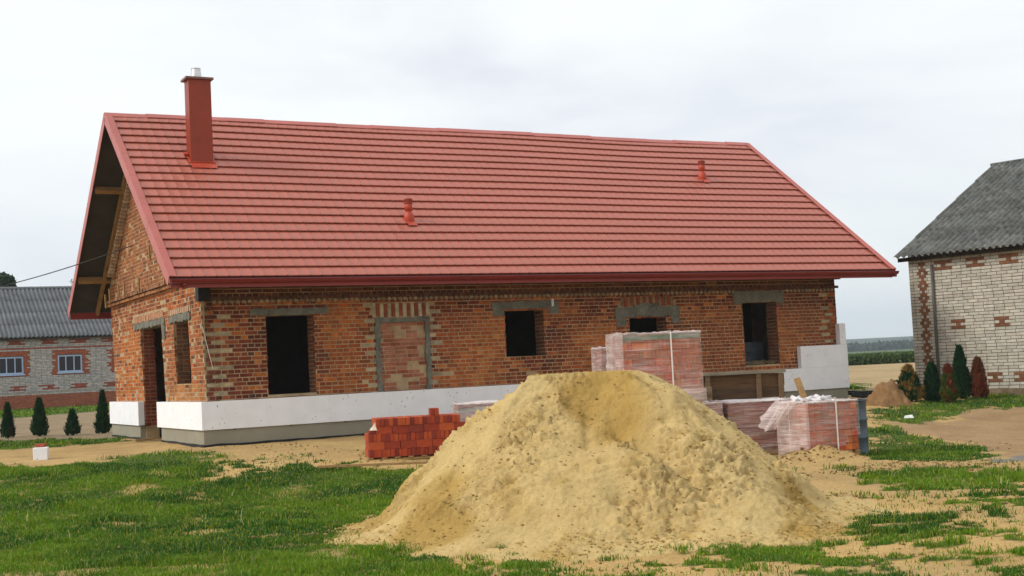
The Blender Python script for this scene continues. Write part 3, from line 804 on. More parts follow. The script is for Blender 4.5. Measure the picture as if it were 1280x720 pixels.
# board at the door sill
q = at(190, 551)
t = thing('loose_board', 'small pale board lying on the sand at the gable doorway', 'board', (q[0], q[1], gz(*q)+.02), .62)
mb = MB(); mb.box(-.38, .38, -.07, .07, 0, .028); mb.build('plank', M['wood'], t, bevel=.003)

# ------------------------------------------------------------------ sand pile
def sandpile():
    xs = np.arange(-3.2, 5.0, .017); ys = np.arange(10.4, 17.2, .017); X, Y = np.meshgrid(xs, ys)
    wx = X+(fbm(X, Y, 1.6, 3, 101)-.5)*.32; wy = Y+(fbm(X, Y, 1.6, 3, 107)-.5)*.32
    A = np.array([.30, 14.05]); B = np.array([1.20, 13.95])
    d = B-A; t = np.clip(((wx-A[0])*d[0]+(wy-A[1])*d[1])/(d@d), 0, 1)
    dx = wx-(A[0]+d[0]*t); dy = wy-(A[1]+d[1]*t); dist = np.hypot(dx, dy); th = np.arctan2(dy, dx)
    # reach of the slope by direction
    angs = np.array([-np.pi, -2.6, -2.0, -1.57, -1.0, -.5, 0, .6, 1.57, 2.5, np.pi]); reach = np.array([2.05, 2.10, 2.28, 2.45, 2.38, 2.32, 2.38, 2.1, 2.0, 2.0, 2.05])
    Rr = np.interp(th, angs, reach)
    u = dist/Rr
    H = 1.60
    g = np.where(u < .10, 1-.5*u*u/.10, 1-u+.05*(1-np.clip((u-.10)/.9, 0, 1)))
    g = np.where(u > .80, .205*np.exp(-(u-.80)/.125)-.012, g)
    h = H*g
    # spur on the right, running forward
    def seg(ax, ay, bx, by):
        e = np.array([bx-ax, by-ay]); tt = np.clip(((X-ax)*e[0]+(Y-ay)*e[1])/(e@e), 0, 1)
        return np.hypot(X-ax-e[0]*tt, Y-ay-e[1]*tt), tt
    dd, tt = seg(1.65, 13.4, 2.35, 12.3); h += .15*np.exp(-(dd/.30)**2)
    dd, tt = seg(1.0, 13.35, 1.75, 12.1); h -= .17*np.exp(-(dd/.13)**2)*(.5+.5*np.sin(tt*3.1))*(1.2-tt*.7)
    dd, tt = seg(1.35, 13.6, 1.55, 13.0); h -= .07*np.exp(-(dd/.10)**2)
    # scooped hollow under the crest and the lump below it
    cxx = .74-(Y-13.3)*.10+.06*np.sin(Y*11+1)
    sc = np.exp(-np.abs((X-cxx)/.25)**2.4)*sstep(13.86, 13.60, Y+.06*np.sin(X*11))*sstep(12.55, 13.25, Y); h -= .13*sc
    dd, tt = seg(.45, 13.5, .05, 12.75); h += .05*np.exp(-(dd/.07)**2); dd, tt = seg(1.0, 13.6, 1.12, 13.05); h += .05*np.exp(-(dd/.06)**2)
    dd, tt = seg(.72, 13.5, .66, 12.9); h -= .035*np.exp(-(dd/.05)**2)
    dd, tt = seg(.95, 13.45, 1.45, 12.35); h -= .12*np.exp(-(dd/.12)**2)*np.sin(np.clip(tt, .05, .95)*3.1)
    dd, tt = seg(1.28, 13.5, 1.72, 12.6); h += .07*np.exp(-(dd/.16)**2)
    rr3 = np.hypot((X-1.98)/.42, (Y-13.20)/.50); h -= .13*np.where(rr3 < 1, (1-rr3**3), 0)*sstep(-.1, .5, (2.45-X)+(Y-13)*.2)
    dd, tt = seg(.35, 13.3, -.05, 12.7); h -= .06*np.exp(-(dd/.10)**2)
    dd, tt = seg(-.6, 13.3, -1.5, 12.9); h += .05*np.exp(-(dd/.12)**2)
    # clods and crumbly patches
    hbase = h.copy(); mask = sstep(.42, .60, fbm(X, Y, 1.5, 3, 131)); smooth = np.maximum(sc, .9*np.exp(-(((X+.9)/.55)**2+((Y-12.2)/.5)**2)))
    mask = mask*(1-np.clip(smooth*1.3, 0, 1))
    Z0 = hbase; n1 = fbm(X, Z0*1.8+Y*.8, 7, 4, 141, .6); rid = 1-np.abs(2*fbm(X*.8, Z0*2.2+Y*.6, 5.5, 4, 151, .55)-1)*2.2
    n2 = fbm(X, Z0*1.5+Y, 19, 3, 161, .6)
    top = sstep(.0, .3, g)
    n4 = fbm(X*1.0, Z0*1.6+Y, 11, 4, 611, .6); n5 = fbm(X, Z0*1.6+Y, 27, 3, 613, .6)
    h += mask*((rid-.45)*.045+(n1-.5)*.07+np.clip(n2-.52, 0, 1)*.12)*(.35+.65*top)
    h -= (.25+.75*mask)*(np.clip(n4-.60, 0, .12)*.42+np.clip(n5-.60, 0, .1)*.22)*(.3+.7*top)
    h += (n2-.5)*.03+mask*(1-np.abs(2*fbm(X*.8, Z0*2+Y*.8, 14, 3, 167)-1)*2-.4)*.012*top+(fbm(X, Y, 40, 2, 165)-.5)*.012+(fbm(X, Y, 3, 3, 171)-.5)*.06*top
    # small slides: streaks down the face
    h += (fbm(th*9, dist*1.3, 1.2, 3, 181)-.5)*.05*sstep(.05, .3, g)*(1-mask*.5)
    # pits / footprints
    rr = random.Random(3)
    for k in range(46):
        px, py = rr.uniform(-1.6, 3.1), rr.uniform(11.7, 14.0); r_ = rr.uniform(.025, .07); dpt = rr.uniform(.02, .06)
        e = np.exp(-(((X-px)/(r_*1.6))**2+((Y-py)/r_)**2)); h -= dpt*e; h += dpt*.5*np.exp(-(((X-px)/(r_*1.6))**2+((Y-py+r_*1.5)/r_)**2))
    # the crumbly detail stands out square to the slope
    det = h-hbase; gy, gx = np.gradient(hbase, .017); q = np.sqrt(1+gx*gx+gy*gy)
    X0, Y0 = X.copy(), Y.copy(); kx = np.clip(-gx/q, -.6, .6)*det*.9; ky = np.clip(-gy/q, -.6, .6)*det*.9
    h = hbase+det/q
    Z = -.45+h; Z = np.minimum(Z, 1.10+.03*fbm(X, Y, 2, 2, 5)+(n2-.5)*.02)
    base = terrain(X, Y); Z = np.where(g < -.0, base-.03-.02*(-g), np.maximum(Z, base-.04))
    c1 = np.array([.57, .415, .180]); c2 = np.array([.43, .28, .085]); c3 = np.array([.60, .47, .23])
    damp = np.clip(sc*.55+1.0*np.clip((fbm(X, Y, 1.1, 3, 191)-.56)*5, 0, 1)+.5*mask*np.clip((n1-.5)*-5, 0, 1), 0, 1)[..., None]
    dry = np.clip((fbm(X, Y, .9, 3, 201)-.5)*4, 0, 1)[..., None]*(1-damp)
    Cc = c1*(1-damp)+c2*damp; Cc = Cc*(1-.5*dry)+c3*.5*dry
    keep = (u < 1.6)
    ny, nx = X.shape; idx = np.arange(ny*nx).reshape(ny, nx)
    kf = keep[:-1, :-1] & keep[1:, 1:]
    Fq = np.stack([idx[:-1, :-1], idx[:-1, 1:], idx[1:, 1:], idx[1:, :-1]], -1)[kf]
    used = np.unique(Fq); rm = np.full(ny*nx, -1); rm[used] = np.arange(len(used))
    V = np.stack([X+kx, Y+ky, Z], -1).reshape(-1, 3)[used]
    o = mesh_from('sand_pile', V, rm[Fq], M['sand'], colors=Cc.reshape(-1, 3)[used], smooth=True)
    tag(o, 'big heap of yellow building sand with flat top in front of the house', 'sand pile')
    return X, Y, Z
PX, PY, PZ = sandpile()
PILE = bpy.data.objects['sand_pile']
def pile_h(x, y):
    i = np.clip(((np.asarray(y)-10.4)/.017).astype(int), 0, PX.shape[0]-1); j = np.clip(((np.asarray(x)+3.2)/.017).astype(int), 0, PX.shape[1]-1)
    return np.where((np.asarray(x) > -3.2) & (np.asarray(x) < 4.95) & (np.asarray(y) > 10.4) & (np.asarray(y) < 17.1), PZ[i, j], -9)

def clods(name, pts, sizes, mat, cA, cB, seed, parent=None):
    rng = np.random.default_rng(seed); n = len(pts)
    base = np.array([(1, 0, 0), (-1, 0, 0), (0, 1, 0), (0, -1, 0), (0, 0, .8), (0, 0, -.8), (.6, .6, .5), (-.6, .6, .45), (.6, -.6, .5), (-.6, -.6, .4)], float)
    Fc = np.array([(4, 0, 6), (4, 6, 2), (4, 2, 7), (4, 7, 1), (4, 1, 9), (4, 9, 3), (4, 3, 8), (4, 8, 0), (5, 6, 0), (5, 2, 6), (5, 7, 2), (5, 1, 7), (5, 9, 1), (5, 3, 9), (5, 8, 3), (5, 0, 8)])
    V = base[None]*sizes[:, None, None]*rng.uniform(.55, 1.25, (n, 10, 3))*rng.uniform(.6, 1.3, (n, 1, 3))
    a = rng.uniform(0, 6.28, n); ca, sa = np.cos(a)[:, None], np.sin(a)[:, None]
    V = np.stack([V[..., 0]*ca-V[..., 1]*sa, V[..., 0]*sa+V[..., 1]*ca, V[..., 2]], -1)+pts[:, None]
    T = (Fc[None]+np.arange(n)[:, None, None]*10).reshape(-1, 3); t = rng.uniform(0, 1, (n, 1)); Cc = (np.array(cA)*t+np.array(cB)*(1-t))*rng.uniform(.8, 1.15, (n, 1))
    return mesh_from(name, V.reshape(-1, 3), T, mat, colors=np.repeat(Cc, 10, 0), parent=parent)
rg = np.random.default_rng(77); n = 26000
x = rg.uniform(-2.2, 3.6, n); y = rg.uniform(11.3, 14.3, n)
dens = sstep(.46, .62, fbm(x, y, 1.5, 3, 131))*.8+.10+sstep(.55, .7, fbm(x, y, 5, 3, 631))*.4
k = (rg.uniform(0, 1, n) < dens) & (PZ[np.clip(((y-10.4)/.017).astype(int), 0, PZ.shape[0]-1), np.clip(((x+3.2)/.017).astype(int), 0, PZ.shape[1]-1)] > terrain(x, y)+.02); x, y = x[k], y[k]
sz = .004+.016*rg.uniform(0, 1, len(x))**4
o = clods('sand_crumbs', np.stack([x, y, pile_h(x, y)+sz*.15], 1), sz, M['sand'], (.53, .375, .14), (.44, .29, .09), 5, PILE); o['kind'] = 'stuff'
n = 9000; x = rg.uniform(-6, 8, n); y = rg.uniform(9, 24, n); k = (fbm(x, y, 1.3, 3, 641) > .50) & (pile_h(x, y) < terrain(x, y)+.01) & (np.abs(x) < y*.42); x, y = x[k], y[k]
hp = np.concatenate([np.stack([rg.normal(a_, r_*.6, 260), rg.normal(b_, r_*.5, 260)], 1) for a_, b_, r_, h_ in HEAPS]); x = np.concatenate([x, hp[:, 0]]); y = np.concatenate([y, hp[:, 1]])
sz = .005+.026*rg.uniform(0, 1, len(x))**4
tag(clods('soil_crumbs', np.stack([x, y, terrain(x, y)+sz*.2], 1), sz, M['sand'], (.42, .28, .12), (.20, .12, .05), 6), 'small crumbs of sand and earth scattered over the bare ground', 'soil crumbs', kind='stuff')

# ------------------------------------------------------------------ grass (one mass nobody could count)
def grassfield():
    P_ = []
    def scatter(n, x0, x1, y0, y1, hmul=1.):
        x = RNG.uniform(x0, x1, n); y = RNG.uniform(y0, y1, n)
        vis = (np.abs(x) < y*.42+.6)
        x, y = x[vis], y[vis]
        dn = grass_density(x, y)
        clump = fbm(x, y, 4.5, 3, 301)
        k = RNG.uniform(0, 1, len(x)) < dn*(.35+1.1*clump)
        x, y, clump, dn = x[k], y[k], clump[k], dn[k]
        z = terrain(x, y); ph = pile_h(x, y); k = ph < z+.035
        P_.append(np.stack([x, y, z, clump, np.full(x.shape, hmul)], 1)[k])
    scatter(480000, -6.8, 6.8, 8.3, 14, 1.)
    scatter(420000, -9.8, 9.6, 14, 21, 1.1)
    scatter(190000, -14, 14, 21, 34, 1.25)
    scatter(60000, -33, -6, 34, 70, 1.8)
    # sparse weeds on bare sand
    n = 2600; x = RNG.uniform(-4, 7, n); y = RNG.uniform(9, 22, n); k = (fbm(x, y, 1.6, 3, 311) > .56) & (np.abs(x) < y*.42) & (pile_h(x, y) < terrain(x, y)+.03)
    x, y = x[k], y[k]
    for _ in range(5):
        xx = x+RNG.normal(0, .035, len(x)); yy = y+RNG.normal(0, .035, len(x)); P_.append(np.stack([xx, yy, terrain(xx, yy), np.full(len(xx), .5), np.full(len(xx), 1.)], 1))
    # tall tufts
    tx = []
    for (u, w, s) in [(628, 690, 1), (645, 696, .8), (420, 660, .8), (447, 672, 1.1), (463, 668, 1), (480, 676, .9), (500, 690, 1), (590, 700, .8), (700, 712, .8), (1060, 592, 1), (1050, 588, 1.1), (940, 716, 1), (1170, 672, .8), (1205, 690, 1.2), (1230, 692, .8), (900, 668, .7), (985, 668, .8), (310, 585, 1), (323, 588, .9), (275, 572, .9), (360, 588, .9), (1108, 668, .8), (1290, 690, 1), (1235, 702, .7), (1100, 540, 1.2), (1065, 484, 1.6), (1070, 487, 1.5), (850, 690, .9), (760, 700, .7), (970, 690, 1), (1010, 700, 1)]:
        a, b = at(u, w); n = 90
        rr = np.abs(RNG.normal(0, .10*s, n)); an = RNG.uniform(0, 6.28, n); xx = a+rr*np.cos(an)*1.5; yy = b+rr*np.sin(an)
        P_.append(np.stack([xx, yy, terrain(xx, yy), np.full(n, .35), np.full(n, 1.7*s)], 1))
    n = 260; x = RNG.uniform(-6, 6, n); y = RNG.uniform(9, 22, n); k = (grass_density(x, y) > .5) & (np.abs(x) < y*.42) & (pile_h(x, y) < terrain(x, y)); P_.append(np.stack([x, y, terrain(x, y), np.full(n, .99), np.full(n, 3.2)], 1)[k])
    A = np.concatenate(P_); n = len(A)
    x, y, z, cl, hm = A.T
    patch = fbm(x, y, .55, 3, 321); p2 = fbm(x, y, 2.4, 2, 331)
    Lh = (RNG.uniform(.018, .06, n))*(.35+.7*p2+1.5*np.clip(fbm(x, y, 1.7, 3, 351)-.5, 0, 1)*2)*hm*np.where(y > 20, 1.1, 1)
    az = RNG.uniform(0, 2*np.pi, n); lean = RNG.uniform(.1, 1.0, n)
    wd = RNG.uniform(.0026, .0050, n)*np.where(y > 14, 1.5, 1)*np.where(y > 22, 1.5, 1)*np.where(y > 34, 2.5, 1)
    fz = RNG.uniform(0, np.pi, n); px, py = np.cos(fz)*wd, np.sin(fz)*wd
    lx, ly = np.cos(az)*lean*Lh, np.sin(az)*lean*Lh
    V = np.zeros((n, 5, 3)); z0 = z-.01
    V[:, 0] = np.stack([x-px, y-py, z0], 1); V[:, 1] = np.stack([x+px, y+py, z0], 1)
    V[:, 2] = np.stack([x+lx*.4-px*.8, y+ly*.4-py*.8, z+Lh*.62], 1); V[:, 3] = np.stack([x+lx*.4+px*.8, y+ly*.4+py*.8, z+Lh*.62], 1)
    V[:, 4] = np.stack([x+lx, y+ly, z+Lh*(1.05-.3*lean)], 1)
    b = np.arange(n)*5
    T = np.concatenate([np.stack([b, b+1, b+3], 1), np.stack([b, b+3, b+2], 1), np.stack([b+2, b+3, b+4], 1)])
    c1 = np.array([.130, .250, .008]); c2 = np.array([.030, .115, .008]); c3 = np.array([.26, .29, .02]); c4 = np.array([.36, .31, .12])
    t = np.clip((patch*.5+fbm(x, y, 1.6, 3, 361)*.5-.38)*4.2, 0, 1)[:, None]; Cc = c2*(1-t)+c1*t
    u = RNG.uniform(0, 1, n); yel = ((u < .14+.25*np.clip(p2-.5, 0, 1)))[:, None]; Cc = np.where(yel, c3, Cc); Cc = np.where((u > .965)[:, None], c4, Cc)
    Cc = np.where((hm > 3)[:, None], np.array([.42, .40, .16]), Cc)
    Cc = Cc*RNG.uniform(.7, 1.3, (n, 1))
    Cv = np.repeat(Cc, 5, 0)
    o = mesh_from('grass', V.reshape(-1, 3), T, M['grass'], colors=Cv)
    tag(o, 'short green grass growing in patches over the sandy site', 'grass', kind='stuff')
    print('grass blades', n)
grassfield()

# ------------------------------------------------------------------ loose stack of red bricks
bx, by = at(462, 576); bx2, by2 = at(530, 578)
bz = gz((bx+bx2)/2, (by+by2)/2)
rb = .20                                     # heading of the stack
t = thing('wooden_pallet', 'low wooden pallet on the grass under the unwrapped red bricks', 'pallet', (bx, by, bz), rb)
def palletparts(t, w, d, h=.12):
    for i in range(7):
        a = -.02+(w-.06)*i/6; mb = MB(); mb.box(a, a+.09, -.01, d, h-.022, h); mb.build('deck_board', M['wood'], t, bevel=.003)
    for i in range(3):
        y = .0+(d-.1)*i/2; mb = MB(); mb.box(-.02, w, y, y+.1, .0, h-.023); mb.build('bearer', M['wood'], t, bevel=.003)
palletparts(t, 1.35, .95, .06)
brick_me = {}
def redbrick(kind, c):
    key = (kind, c)
    if key in brick_me: return brick_me[key]
    mb = MB(); dims = {'end': (.066, .252, .122), 'side': (.252, .066, .122), 'flat': (.122, .252, .066)}[kind]
    colr = [(.38, .058, .020), (.29, .042, .018), (.44, .082, .024), (.22, .034, .020)][c]
    mb.box(0, dims[0], 0, dims[1], 0, dims[2], colr)
    o = mb.build('red_brick', M['newbrick'], bevel=.004); col.objects.unlink(o); brick_me[key] = o; return o
def put_brick(kind, x, y, z, lab, grp, first=[True]):
    src = redbrick(kind, random.choice([0, 0, 1, 2, 3]))
    o = src.copy(); col.objects.link(o); o.name = 'red_brick'
    c, s = math.cos(rb), math.sin(rb); x += random.uniform(-.003, .003); y += random.uniform(-.012, .012)
    o.location = (bx+x*c-y*s, by+x*s+y*c, bz+z); o.rotation_euler = (0, 0, rb+random.uniform(-.02, .02))
    tag(o, lab, 'brick', grp); return o
GB = 'red bricks stacked unwrapped beside the sand pile'
WST = 1.32
for layer in range(5):
    z = .062+layer*.1235
    ends = layer in (0, 2, 4)
    x0 = 0 if layer < 3 else .13; x1 = WST+.35 if layer < 4 else WST+.2
    lab = ['new red brick in the bottom layer of the unwrapped stack', 'new red brick in the second layer of the unwrapped stack', 'new red brick in the middle layer of the unwrapped stack',
           'new red brick in the fourth layer of the unwrapped stack', 'new red brick in the top layer of the unwrapped stack'][layer]
    grp = GB+', '+['bottom layer', 'second layer', 'middle layer', 'fourth layer', 'top layer'][layer]
    if ends:
        x = x0
        while x < x1-.05:
            put_brick('end', x, 0, z, lab, grp)
            if layer == 4:
                for k in (1, 2): put_brick('end', x, .262*k, z, lab, grp)
            elif x < x0+.01:
                for k in (1, 2): put_brick('end', x, .262*k, z, lab, grp)
            x += .0685
    else:
        x = x0
        while x < x1-.1:
            put_brick('side', x, 0, z, lab, grp); put_brick('side', x, .069, z, lab, grp); x += .256
        for k in range(2, 10): put_brick('side', x0, .069*k, z, lab, grp)
# blocks on the left of upper rows and a brick sitting on top
tag(put_brick('flat', .02, .02, .062+.1235*3, '', ''), 'red brick lying flat on the left shoulder of the unwrapped stack', 'brick', GB)
o = put_brick('end', 1.02, .03, .062+.1235*5, '', ''); tag(o, 'left one of two red bricks standing on top of the unwrapped stack', 'brick', GB)
o = put_brick('end', 1.09, .03, .062+.1235*5, '', ''); tag(o, 'right one of two red bricks standing on top of the unwrapped stack', 'brick', GB)
for k in range(4):
    o = put_brick('side', 1.22+.0*k, .1+.08*k, .062+.1235*4.02, '', ''); tag(o, 'red brick lying at the right behind the top of the unwrapped stack', 'brick', GB+', right shoulder')
t = thing('mortar_lump', 'pale pointed lump of dried mortar on the left shoulder of the red bricks', 'lump')
t.location = (bx+.10, by+.12, bz+.062+.1235*3+.066)
mb = MB(); mb.lathe([(.10, 0), (.085, .03), (.05, .055), (.02, .10), (.002, .13)], 9); mb.build('lump', simple('dry_mortar', (.6, .52, .4), .95), t)
# batten lying in front
a = at(398, 587); b = at(580, 590)
t = thing('wooden_batten', 'long thin batten lying in the grass in front of the red bricks', 'batten', (a[0], a[1], gz(*a)+.03), math.atan2(b[1]-a[1], b[0]-a[0]))
mb = MB(); mb.box(0, 2.6, -.03, .03, 0, .035); mb.build('batten', M['wood'], t, bevel=.003)

# ------------------------------------------------------------------ film-wrapped brick pallets
def filmbox(x0, x1, y0, y1, z0, z1, amp, seed, mat, name, parent, step=.05, top=True, taper=0., topmat=None):
    V = []; Fc = []; mi = []
    def face(o, u, v, nu, nv, nrm, m=0):
        b = len(V); o = Vector(o); u = Vector(u); v = Vector(v); nrm = Vector(nrm)
        for j in range(nv+1):
            for i in range(nu+1):
                p = o+u*(i/nu)+v*(j/nv)
                e = min(i, nu-i, j, nv-j)
                # streaked folds
                q = float(vnoise(np.array([(p.x+p.y)*2.3+p.z*5+seed*7.1]), np.array([p.z*9-(p.x+p.y)*2.0]), seed)[0])-.35
                f = 0 if e == 0 else amp*q*(1 if e > 1 else .6)
                V.append(tuple(p+nrm*f))
        for j in range(nv):
            for i in range(nu):
                k = b+j*(nu+1)+i; Fc.append((k, k+1, k+nu+2, k+nu+1)); mi.append(m)
    n = lambda a: max(2, int(abs(a)/step))
    w, d, h = x1-x0, y1-y0, z1-z0
    face((x0, y0, z0), (w, 0, 0), (0, 0, h), n(w), n(h), (0, -1, 0))
    face((x1, y0, z0), (0, d, 0), (0, 0, h), n(d), n(h), (1, 0, 0))
    face((x1, y1, z0), (-w, 0, 0), (0, 0, h), n(w), n(h), (0, 1, 0))
    face((x0, y1, z0), (0, -d, 0), (0, 0, h), n(d), n(h), (-1, 0, 0))
    if top: face((x0, y0, z1), (w, 0, 0), (0, d, 0), n(w), n(d), (0, 0, 1), 1 if topmat else 0)
    return mesh_from(name, V, Fc, [mat]+([topmat] if topmat else []), midx=mi, smooth=True, parent=parent)
def brickstack(parent, w, d, h, cols, layer=.122, mode=0, seed=1):
    rr = random.Random(seed); mb = MB(); nl = int(round(h/layer)); z = 0
    for k in range(nl):
        x = 0
        while x < w-.03:
            if mode == 0: bw = rr.choice([.066, .066, .122, .25])
            elif mode == 1: bw = .252
            else: bw = .125
            bw = min(bw, w-x)
            c = tuple(v*rr.uniform(.8, 1.2) for v in rr.choice(cols))
            mb.box(x+.002, x+bw-.003, rr.uniform(0, .012), .25, z+.002, z+layer-.004, c); x += bw
        y = .255
        while y < d-.03:
            bw = min(rr.choice([.066, .122, .25]) if mode == 0 else .125, d-y)
            for (xa, xb) in ((rr.uniform(0, .012), .25), (w-.25, w-rr.uniform(0, .012))):
                c = tuple(v*rr.uniform(.8, 1.2) for v in rr.choice(cols)); mb.box(xa, xb, y+.002, y+bw-.003, z+.002, z+layer-.004, c)
            y += bw
        z += layer
    mb.box(.25, w-.25, .25, d-.02, 0, z-.01, (.25, .08, .04))
    o = mb.build('brick_stack', M['newbrick'], parent); return o, z
RB = [(.48, .11, .035), (.42, .085, .03), (.52, .15, .05), (.38, .10, .04)]
DB = [(.30, .10, .06), (.26, .085, .055), (.34, .12, .07)]
def strap(parent, pts, w=.022, up=(0, -1, 0)):
    mb = MB()
    for a, b in zip(pts[:-1], pts[1:]): mb.bar(a, b, w, .005, up=up)
    return mb.build('strap', M['strapm'], parent)
def wrapped(loc, rz, w, d, h, lab, cols=RB, mode=0, seed=1, layer=.122, film='film', pallet=True, strapx=None, extra=True, base=.13):
    t = thing('brick_pallet', lab, 'brick pallet', loc, rz, 'film wrapped pallets of bricks')
    if pallet: palletparts(t, w, d, base-.01)
    holder, z = brickstack(t, w, d, h, cols, layer, mode, seed); holder.location.z = base
    filmbox(-.018, w+.018, -.018, d+.018, .04, base+z+.02, .05, seed, M[film], 'stretch_film', t, topmat=M['filmtop'])
    # rumpled edge of film along the top
    mb = MB(); rr = random.Random(seed+50)
    def rope(a, b, r0):
        n = 22; pts = []; rad = []
        for i in range(n+1):
            tt = i/n; pts.append((a[0]+(b[0]-a[0])*tt+rr.uniform(-.008, .008), a[1]+(b[1]-a[1])*tt+rr.uniform(-.01, .01), a[2]+rr.uniform(-.01, .014))); rad.append(r0*rr.uniform(.5, 1.35))
        mb.tube(pts, rad, 7)
    zt = base+z+.02
    rope((-.01, -.01, zt), (w+.01, -.01, zt), .022); rope((-.01, -.01, zt), (-.01, d, zt), .025); rope((w+.01, -.01, zt), (w+.01, d, zt), .022)
    mb.build('film_edge', M['filmthick'], t, smooth=True)
    for sx in (strapx if strapx is not None else [w*.52]):
        strap(t, [(sx, -.045, .05), (sx, -.045, zt+.02)]); strap(t, [(sx, -.045, zt+.028), (sx, d, zt+.028)], up=(0, 0, 1))
    return t, zt
def wpt(u, depth):                     # lateral place seen at column u at that distance, near the horizon
    d = ray(u, 450); k = depth/d[1]; return d[0]*k
# front right pallet, seen on its corner, by the barrel
qx, qy = 4.40, 19.9
tz = gz(4.9, 20.3)-.02
t1, zt1 = wrapped((qx, qy, tz), .30, .86, .88, .78, 'pallet of orange bricks in torn film with its corner open beside the barrel', RB, 2, 3, layer=.105, strapx=[.47])
strap(t1, [(-.04, .5, .05), (-.05, .5, zt1+.02)], up=(-1, 0, 0))
fm = bpy.data.objects['stretch_film']
import bmesh
bm = bmesh.new(); bm.from_mesh(fm.data)
dead = [f for f in bm.faces if f.calc_center_median().y < .03 and f.calc_center_median().z < -.02+.48*f.calc_center_median().x+.04*math.sin(f.calc_center_median().x*19)]
bmesh.ops.delete(bm, geom=dead, context='FACES'); bm.to_mesh(fm.data); bm.free()
o = filmbox(-.05, .0, -.03, .90, .02, zt1, .09, 9, M['filmthick'], 'loose_film', t1, top=False)
# torn flap hanging at the left and crumpled film on top
mb = MB(); rr = random.Random(4)
nu, nv = 26, 18; V = []
for j in range(nv+1):
    v_ = j/nv
    for i in range(nu+1):
        u_ = i/nu
        yy = .12+.80*u_*(1-.45*v_)+.30*v_; out = -.05-.34*v_*math.sin(min(1, u_*1.3)*1.7)-.035*math.sin(u_*23+v_*2)*(.3+v_)-.02*math.sin(u_*41+1)
        V.append((out, yy, zt1+.03-(.46*v_*(.45+.55*math.sin(u_*3.0)))+.012*math.sin(u_*31+v_*7)))
Fl = [(j*(nu+1)+i, j*(nu+1)+i+1, (j+1)*(nu+1)+i+1, (j+1)*(nu+1)+i) for j in range(nv) for i in range(nu)]
mesh_from('film_flap', V, Fl, M['filmthick'], smooth=True, parent=t1)
mb = MB()
for (x, y, r) in ((.12, .2, .05), (.25, .35, .07), (.4, .3, .06), (.15, .5, .06), (.5, .45, .05), (.3, .1, .04)):
    pts = [(x+rr.uniform(-.16, .16), y+rr.uniform(-.12, .12), zt1+.02+rr.uniform(0, .06)) for _ in range(6)]; mb.tube(pts, [r*rr.uniform(.3, .8) for _ in pts], 8)
mb.build('crumpled_film', M['filmtop'], t1, smooth=True)
# pallet to its left, behind
t2, zt2 = wrapped((3.38, 21.05, gz(3.9, 21.3)-.02), .10, 1.0, .8, .73, 'film wrapped pallet of dull red bricks between the sand pile and the corner pallet', DB, 1, 5, layer=.066, film='film', strapx=[], extra=False)
# pallet lower, carrying the tall one
t3, zt3 = wrapped((2.0, 20.75, gz(2.4, 21)-.03), .12, 1.26, .95, .74, 'film wrapped brick pallet mostly hidden behind the sand pile, carrying the tall one', DB, 1, 6, layer=.122, film='filmthick', strapx=[])
# the tall upper pallet
t4, zt4 = wrapped((1.72, 20.62, zt3+gz(2.4, 21)+.0), .13, 1.24, .95, .98, 'tall film wrapped pallet of red bricks standing on another above the sand pile', RB, 0, 7, strapx=[.76])
filmbox(-.09, -.02, -.04, .97, .1, zt4+.03, .08, 19, M['filmthick'], 'bunched_film', t4, top=True)
mb = MB(); mb.box(.0, 1.24, -.008, .2, zt4-.10, zt4-.02, (.16, .24, .17)); mb.build('green_paper_layer', simple('green_grey_paper', None, .8), t4)
filmbox(-.03, 1.29, -.05, 1.0, -.02, .22, .10, 23, M['filmthick'], 'bunched_film', t4, top=False)
t5, zt5 = wrapped((1.48, 22.3, gz(1.6, 22.5)+.92), .12, .9, .9, .66, 'pale film wrapped pallet peeping out left behind the tall brick pallet', DB, 1, 8, film='filmthick', strapx=[])
t6, zt6 = wrapped((1.48, 22.35, gz(1.6, 22.5)-.02), .12, .9, .9, .78, 'wrapped brick pallet hidden below the pale one behind the sand pile', DB, 1, 9, film='filmthick', strapx=[])
# left one with green band, behind the sand pile
t7, zt7 = wrapped((-1.02, 22.4, gz(-.6, 22.6)-.02), .13, 1.2, .9, .62, 'film wrapped brick pallet with green band and white top left behind the sand pile', DB, 1, 10, film='filmthick', strapx=[])
mb = MB(); mb.box(-.01, 1.19, -.012, .1, zt7-.14, zt7-.07, (.13, .24, .18)); mb.build('green_paper_layer', bpy.data.materials['green_grey_paper'], t7)

# barrel
bxx, byy = at(1082, 570); bxx -= .18
t = thing('steel_barrel', 'dented blue grey steel barrel standing right of the brick pallets', 'barrel', (bxx, byy+.2, gz(bxx, byy)-.02), .3)
mb = MB(); prof = [(.28, 0), (.292, .01), (.292, .025), (.283, .035), (.283, .28), (.298, .292), (.298, .305), (.283, .317), (.283, .56), (.298, .572), (.298, .585), (.283, .597), (.281, .85), (.293, .865), (.293, .885), (.27, .885), (.262, .6), (.26, .3)]
n0 = 0; mb.lathe(prof, 40)
mb.v = [(x+.010*math.sin(z*9+math.atan2(y, x)*3), y+.008*math.cos(z*7+math.atan2(y, x)*4), z) for (x, y, z) in mb.v]
mb.build('barrel_shell', M['barrel'], t, smooth=True)
mb = MB(); mb.tube([(.295*math.cos(i/40*6.2832), .295*math.sin(i/40*6.2832), .878) for i in range(41)], .012, 8, caps=False); mb.build('rim', M['barrel'], t, smooth=True)

